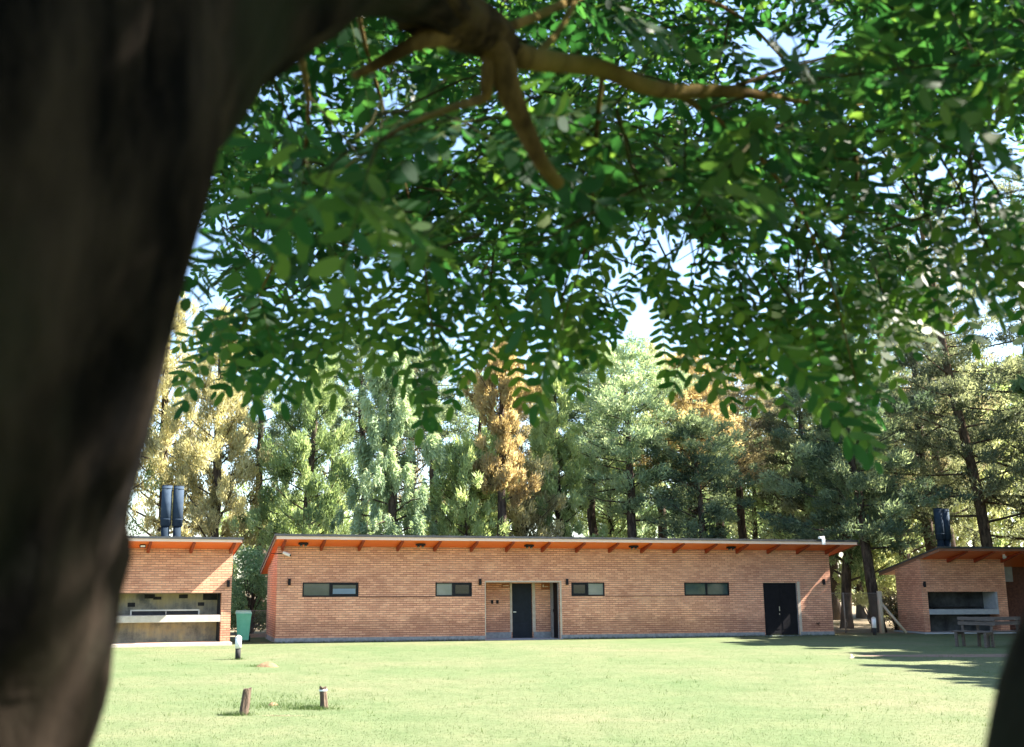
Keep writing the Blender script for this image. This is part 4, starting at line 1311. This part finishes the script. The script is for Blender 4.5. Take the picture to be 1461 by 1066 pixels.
# ---- foliage: pinnate leaves on twigs
rg = np.random.default_rng(2024)
BX = np.array([230, 262, 300, 340, 400, 440, 480, 520, 570, 600, 630, 660, 700, 740, 775, 800, 850, 880, 900, 945, 965, 1000, 1050, 1090, 1120, 1160, 1200, 1240, 1262, 1300, 1340, 1380, 1420, 1461, 1560])
BY = np.array([300, 570, 560, 545, 540, 545, 520, 500, 505, 590, 590, 520, 500, 520, 575, 520, 500, 470, 440, 440, 540, 520, 540, 560, 500, 560, 600, 640, 560, 480, 440, 420, 430, 470, 480])
HOLES = [(915, 450, 38, 55), (1262, 238, 38, 40), (1330, 242, 40, 22), (1405, 212, 40, 24), (480, 215, 16, 14), (600, 230, 14, 14), (395, 330, 14, 12), (560, 300, 12, 12), (1130, 320, 20, 18), (1060, 330, 14, 14), (1200, 50, 24, 20), (330, 260, 10, 10), (650, 400, 16, 14), (520, 395, 16, 16), (420, 300, 12, 12), (425, 110, 26, 30), (930, 150, 20, 20), (700, 140, 16, 22), (1045, 540, 24, 30), (1100, 60, 24, 22), (660, 205, 22, 22), (870, 405, 22, 22), (1180, 60, 30, 22), (790, 35, 20, 16), (1060, 90, 22, 22), (560, 130, 22, 18)]


def allowed(P, margin=0):
    x, y, d_ = proj(P)
    if y > np.interp(x, BX, BY) - margin: return False
    for hx, hy, ax, ay in HOLES:
        if ((x - hx) / ax) ** 2 + ((y - hy) / ay) ** 2 < 1: return False
    return True


ANG = np.linspace(0, 2 * math.pi, 9)[:-1]
EL = np.stack([.5 - .5 * np.cos(ANG), .5 * np.sin(ANG) * (1 + .12 * np.cos(ANG))], 1)   # unit leaflet outline, base at 0
leaf_faces, leaf_tint, rach_faces = [], [], []


def compound_leaf(B, D, Nn, length, pairs, ll, tint, tidy=1.0):
    """Pinnate leaf: base B, rachis direction D, upper side Nn."""
    D = D / np.linalg.norm(D); S = np.cross(D, Nn); S /= np.linalg.norm(S) + 1e-9; Nn = np.cross(S, D)
    k_ = pairs
    t = (np.arange(k_) + 1.0) / (k_ + .6)
    droop = -.16 * length * t ** 2
    C = B + D * (t * length)[:, None] + np.array([0, 0, 1]) * droop[:, None]
    tip = B + D * length + np.array([0, 0, -.16 * length])
    ps, ds, ns = [], [], []
    for sgn in (1, -1):
        ang = 1.05 + rg.normal(0, .12 * tidy, k_) - .25 * t
        dd = D * np.cos(ang)[:, None] + S * (sgn * np.sin(ang))[:, None] + Nn * rg.normal(-.12, .16 * tidy, k_)[:, None]
        ps.append(C); ds.append(unit(dd)); ns.append(unit(Nn + S * sgn * .25 + rg.normal(0, .16 * tidy, (k_, 3))))
    ps.append(tip[None]); ds.append(unit(D + np.array([0, 0, -.3]))[None]); ns.append(Nn[None])
    P = np.concatenate(ps); Q = np.concatenate(ds); Nm = np.concatenate(ns)
    T = unit(np.cross(Q, Nm))
    sz = ll * rg.uniform(.72, 1.18, (len(P), 1, 1))
    wd = ll * .44 * rg.uniform(.85, 1.15, (len(P), 1, 1))
    Nm2 = np.cross(T, Q)
    fold = -np.abs(EL[None, :, 1:2]) * wd * .25
    V = P[:, None] + Q[:, None] * EL[None, :, :1] * sz + T[:, None] * EL[None, :, 1:2] * wd + Nm2[:, None] * fold
    leaf_faces.append(V.reshape(-1, 3))
    leaf_tint.append(np.clip(tint + rg.normal(0, .14, len(P)) + (rg.random(len(P)) < .04) * .5, 0, 1))
    ctr = np.vstack([B, C, tip])
    w_ = S * .0012
    for i in range(len(ctr) - 1):
        rach_faces.append(np.stack([ctr[i] - w_, ctr[i] + w_, ctr[i + 1] + w_, ctr[i + 1] - w_]))


twig = MB()


# gaps cut through the crown along the sun's path so flecks reach the trunk
CHINKS = [pt(150, 690, .70), pt(120, 1000, .72), pt(245, 225, .72), pt(60, 700, .68), pt(40, 1010, .70)]
SUN_D = np.array(SUN_FROM)


def in_chink(P):
    for c0 in CHINKS:
        w_ = P - c0
        k_ = w_ @ SUN_D
        if k_ > .1 and np.linalg.norm(w_ - SUN_D * k_) < .20: return True
    return False


def in_frame(P):
    x, y, d_ = proj(P)
    return d_ > 0 and -60 < x < PW + 60 and -60 < y < PH


def leafy_twig(A, D, length, nl, scale=1.3, tint=.5, check=True, droop=.5, margin=0):
    pts = []
    p_ = np.array(A, float); d_ = D / np.linalg.norm(D)
    seg = 6
    for i in range(seg + 1):
        pts.append(p_.copy())
        d_ = unit(d_ + np.array([0, 0, -droop / seg]) + rg.normal(0, .06, 3))
        p_ = p_ + d_ * length / seg
    pts = np.array(pts)
    if any(in_chink(q) for q in pts): return
    if check:
        ok = [allowed(q, 8 + margin) for q in pts]
        if not ok[0]: return
        last = seg
        for i, k_ in enumerate(ok):
            if not k_: last = i - 1; break
        if last < 2: return
    else:
        last = seg
        if any(in_frame(q + np.array([dx, 0, dz])) for q in pts for dx in (-.3, 0, .3) for dz in (-.35, 0)): return
    twig.tube(pts[:last + 1] - NO, list(np.linspace(.004, .0018, last + 1)), 5, False)
    for i in range(nl):
        t = (i + .6) / nl * seg
        if t > last: break
        a = int(t); a = min(a, seg - 1)
        B = pts[a] + (pts[a + 1] - pts[a]) * (t - a)
        ax = unit(pts[a + 1] - pts[a])
        side = unit(np.cross(ax, np.array([0, 0, 1.0])) + 1e-6) * (1 if i % 2 else -1)
        Dl = unit(ax * .55 + side * .9 + np.array([0, 0, -.35]) + rg.normal(0, .25, 3))
        Ln = rg.uniform(.17, .25) * scale
        if check and not allowed(B + Dl * Ln * .9 + np.array([0, 0, -.15 * Ln]), margin): continue
        Nn = unit(np.array([0, -.25, 1.0]) + rg.normal(0, .5, 3))
        compound_leaf(B, Dl, Nn, Ln, int(rg.integers(5, 9)), .042 * scale * rg.uniform(.85, 1.15), tint)


# fringe sprays that hang lowest
FR = [((300, 470), (262, 540), 2.6), ((470, 470), (500, 525), 2.6), ((720, 470), (745, 560), 2.4), ((940, 430), (950, 520), 2.7), ((1080, 470), (1120, 575), 2.5), ((1300, 400), (1330, 470), 2.3), ((1350, 360), (1385, 470), 2.2), ((1440, 330), (1461, 470), 2.1), ((1110, 470), (1190, 590), 2.3), ((780, 470), (820, 545), 2.6), ((380, 480), (370, 545), 2.7), ((900, 380), (880, 470), 2.8), ((1010, 470), (1040, 560), 2.6), ((1280, 430), (1255, 520), 2.4),
      ((345, 430), (268, 560), 2.25), ((420, 420), (330, 540), 2.3), ((400, 470), (420, 535), 2.4), ((500, 420), (480, 540), 2.0), ((640, 430), (605, 585), 2.3), ((690, 440), (650, 560), 2.5),
      ((800, 430), (770, 570), 2.1), ((850, 420), (838, 500), 2.6), ((870, 430), (800, 520), 2.7), ((1000, 400), (965, 535), 2.3), ((1060, 420), (1010, 520), 2.6), ((1100, 440), (1080, 560), 2.4),
      ((1140, 430), (1160, 560), 2.2), ((1150, 460), (1238, 630), 2.05), ((1180, 500), (1225, 600), 2.1), ((1260, 420), (1290, 470), 2.2), ((1380, 330), (1420, 430), 1.9), ((1420, 380), (1480, 480), 1.8), ((1200, 420), (1215, 580), 2.2), ((1330, 330), (1340, 440), 2.2), ((560, 400), (540, 500), 2.3)]
for (a, b_, dp) in FR:
    dp *= 1.3
    A = pt(*a, dp * 1.04); B = pt(*b_, dp)
    Ld = np.linalg.norm(B - A); ax = (B - A) / Ld
    sd = unit(np.cross(ax, np.array([0, -1.0, 0])))
    up_ = unit(-ax + np.array([rg.normal(0, .25), .3, .5]))
    q1 = A + up_ * .16; q2 = q1 + unit(up_ + rg.normal(0, .3, 3)) * .28
    twig.tube([q2 - NO, q1 - NO, A - NO], [.0042, .0034, .0022], 5, False)
    tn = rg.uniform(.5, .9)
    Ln = max(.24, Ld)
    compound_leaf(A, ax + np.array([0, 0, .12]), unit(np.array([rg.normal(0, .2), -1.0, .25])), Ln, int(round(Ln / .034)), .052, tn, .5)
    for k_ in range(3):
        st = q1 + (A - q1) * (.25 + .3 * k_)
        dk = unit(ax + sd * (1 if k_ % 2 else -1) * rg.uniform(.35, .8) + np.array([0, rg.normal(0, .2), .05]))
        Lk = Ln * rg.uniform(.65, .9)
        if allowed(st + dk * Lk, -12):
            compound_leaf(st, dk, unit(np.array([rg.normal(0, .3), -1.0, .25 + rg.normal(0, .2)])), Lk, int(round(Lk / .034)), .050, tn, .6)
for _ in range(16):   # loose sprays behind the fringe
    px = rg.uniform(280, 1500); py = np.interp(px, BX, BY) - rg.uniform(60, 150)
    A = pt(px, py, rg.uniform(2.6, 5.0))
    if not allowed(A, 30): continue
    az = rg.uniform(0, 2 * math.pi)
    leafy_twig(A, np.array([math.cos(az), math.sin(az) * .7, rg.uniform(-.7, 0)]), rg.uniform(.35, .6), int(rg.integers(5, 8)), 1.3, rg.uniform(.3, .8))
# pendant leaves of the lower edge: rows of leaflets turned to the light, each on its own thin twig
for _ in range(90):
    px = rg.uniform(262, 1500); by = np.interp(px, BX, BY)
    py = by - 26 - 130 * rg.random() ** 1.2
    Yd = rg.uniform(2.3, 3.9)
    B = pt(px, py, Yd)
    D = unit(np.array([rg.normal(-.05, .55), rg.normal(0, .25), -1.0 + rg.uniform(0, .55)]))
    Ln = rg.uniform(.24, .36)
    if not allowed(B, 10) or not allowed(B + D * Ln * .95, 0): continue
    up_ = unit(np.array([rg.normal(0, .35), rg.normal(0, .3), 1.0]))
    q1 = B + up_ * rg.uniform(.10, .2); q2 = q1 + unit(up_ + rg.normal(0, .5, 3)) * .2
    twig.tube([q2 - NO, q1 - NO, B - NO], [.003, .0025, .0018], 4, False)
    compound_leaf(B, D, unit(np.array([rg.normal(0, .35), -1.0, .35 + rg.normal(0, .3)])), Ln, int(round(Ln / .036)), .05 * rg.uniform(.85, 1.1), rg.uniform(.4, .85), .6)
# a few leaves much nearer to the lens
for x0, x1, y0, y1, k_n, d0, d1 in ((330, 560, 200, 310, 9, 1.35, 1.8), (1130, 1300, 60, 200, 6, 1.6, 2.1), (1390, 1480, 120, 360, 5, 1.6, 2.1)):
    for _ in range(k_n):
        B = pt(rg.uniform(x0, x1), rg.uniform(y0, y1), rg.uniform(d0, d1))
        D = unit(np.array([rg.normal(0, .7), rg.normal(0, .3), -.25 + rg.normal(0, .3)]))
        up_ = unit(np.array([rg.normal(0, .4), .9, .8]))
        q1 = B + up_ * .12; q2 = q1 + unit(up_ + rg.normal(0, .3, 3)) * .25
        twig.tube([q2 - NO, q1 - NO, B - NO], [.0016, .0016, .0014], 4, False)
        compound_leaf(B, D, unit(np.array([rg.normal(0, .4), -.9, .5 + rg.normal(0, .3)])), rg.uniform(.16, .22), int(rg.integers(4, 6)), .055, rg.uniform(.4, .9), .8)
# body of the crown
cnt = 0
for _ in range(4000):
    if cnt >= 530: break
    px = rg.uniform(270, 1540); py = rg.uniform(-120, np.interp(px, BX, BY) - 95)
    if cnt > 400: py = rg.uniform(-120, np.interp(px, BX, BY) - 190)
    Y = 1.8 + 4.4 * rg.random() ** .8
    if px < 420: Y = max(Y, 2.0)
    A = pt(px, py, Y)
    if not allowed(A, 80): continue
    az = rg.uniform(0, 2 * math.pi)
    D = np.array([math.cos(az), math.sin(az) * .7, rg.uniform(-.5, .35)])
    leafy_twig(A, D, rg.uniform(.35, .7), int(rg.integers(6, 11)), 1.3, rg.uniform(.15, .75), margin=rg.uniform(80, 200))
    cnt += 1
# the crown overhead and to the right, out of the picture: it shades what the picture shows
for _ in range(600):
    A = np.array([rg.uniform(-2.6, 6.0), rg.uniform(-3.5, 6.0), 0])
    x_, y_ = A[0], A[1]
    zmin = max(2.9, EYE + y_ * math.tan(PITCH + R(20.5)) + .45)
    if x_ > (PW - CX) / F_PX * y_ * 1.05 + .2 and rg.random() < .6: zmin = 2.6 + .15 * y_
    A[2] = zmin + rg.uniform(0, 3.2)
    az = rg.uniform(0, 2 * math.pi)
    leafy_twig(A, np.array([math.cos(az), math.sin(az), rg.uniform(-.3, .3)]), rg.uniform(.5, .9), 10, 1.9, rg.uniform(.2, .7), False)

# unseen twigs added in the sun's path to keep the trunk fork in shade
for _ in range(85):
    t_ = rg.uniform(1.0, 3.2)
    A = np.array([rg.uniform(-.75, .1), rg.uniform(.6, 1.3), rg.uniform(2.15, 3.1)]) + np.array([1.026, .098, 1.0]) * t_ + rg.normal(0, .12, 3)
    az = rg.uniform(0, 2 * math.pi)
    leafy_twig(A, np.array([math.cos(az), math.sin(az), rg.uniform(-.3, .3)]), rg.uniform(.35, .6), 8, 1.7, rg.uniform(.2, .7), False)

LV = np.concatenate(leaf_faces) - NO
np_mesh('crown', LV, 8, M['robinia'], near, np.concatenate(leaf_tint))
RV_ = np.concatenate(rach_faces) - NO
np_mesh('leaf_stalks', RV_, 4, M['rachis'], near)
twig.build('twigs', M['twig'], near)
print('leaflets', len(LV) // 8)

# ---- dark leaning trunk close by at the lower right
n2 = empty('robinia_tree', (.53, .75, 0), 0, 'dark blurred trunk leaning away at the lower right corner', 'tree')
NO2 = np.array([.53, .75, 0.0])
rows = [(1648, 1250, .72, .105), (1666, 1066, .72, .10), (1712, 940, .73, .098), (1768, 830, .75, .095), (1830, 650, .82, .09), (1900, 300, 1.0, .08), (2050, -200, 1.3, .06)]
q = np.array([[*(pt(a, b_, c__) - NO2), r_] for a, b_, c__, r_ in rows])
q = np.vstack([[[0.0, 0, -.1, .15], [0.0, 0, .5, .125]], spline(q, 24)])
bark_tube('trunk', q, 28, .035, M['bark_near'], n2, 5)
e_ = q[-1, :3]
bark_tube('branch', spline(np.array([[*q[-6, :3], .04], [*(e_ + np.array([.3, .3, .2])), .03], [*(e_ + np.array([.8, .5, .5])), .012]]), 8), 10, .03, M['bark_near'], n2, 6)
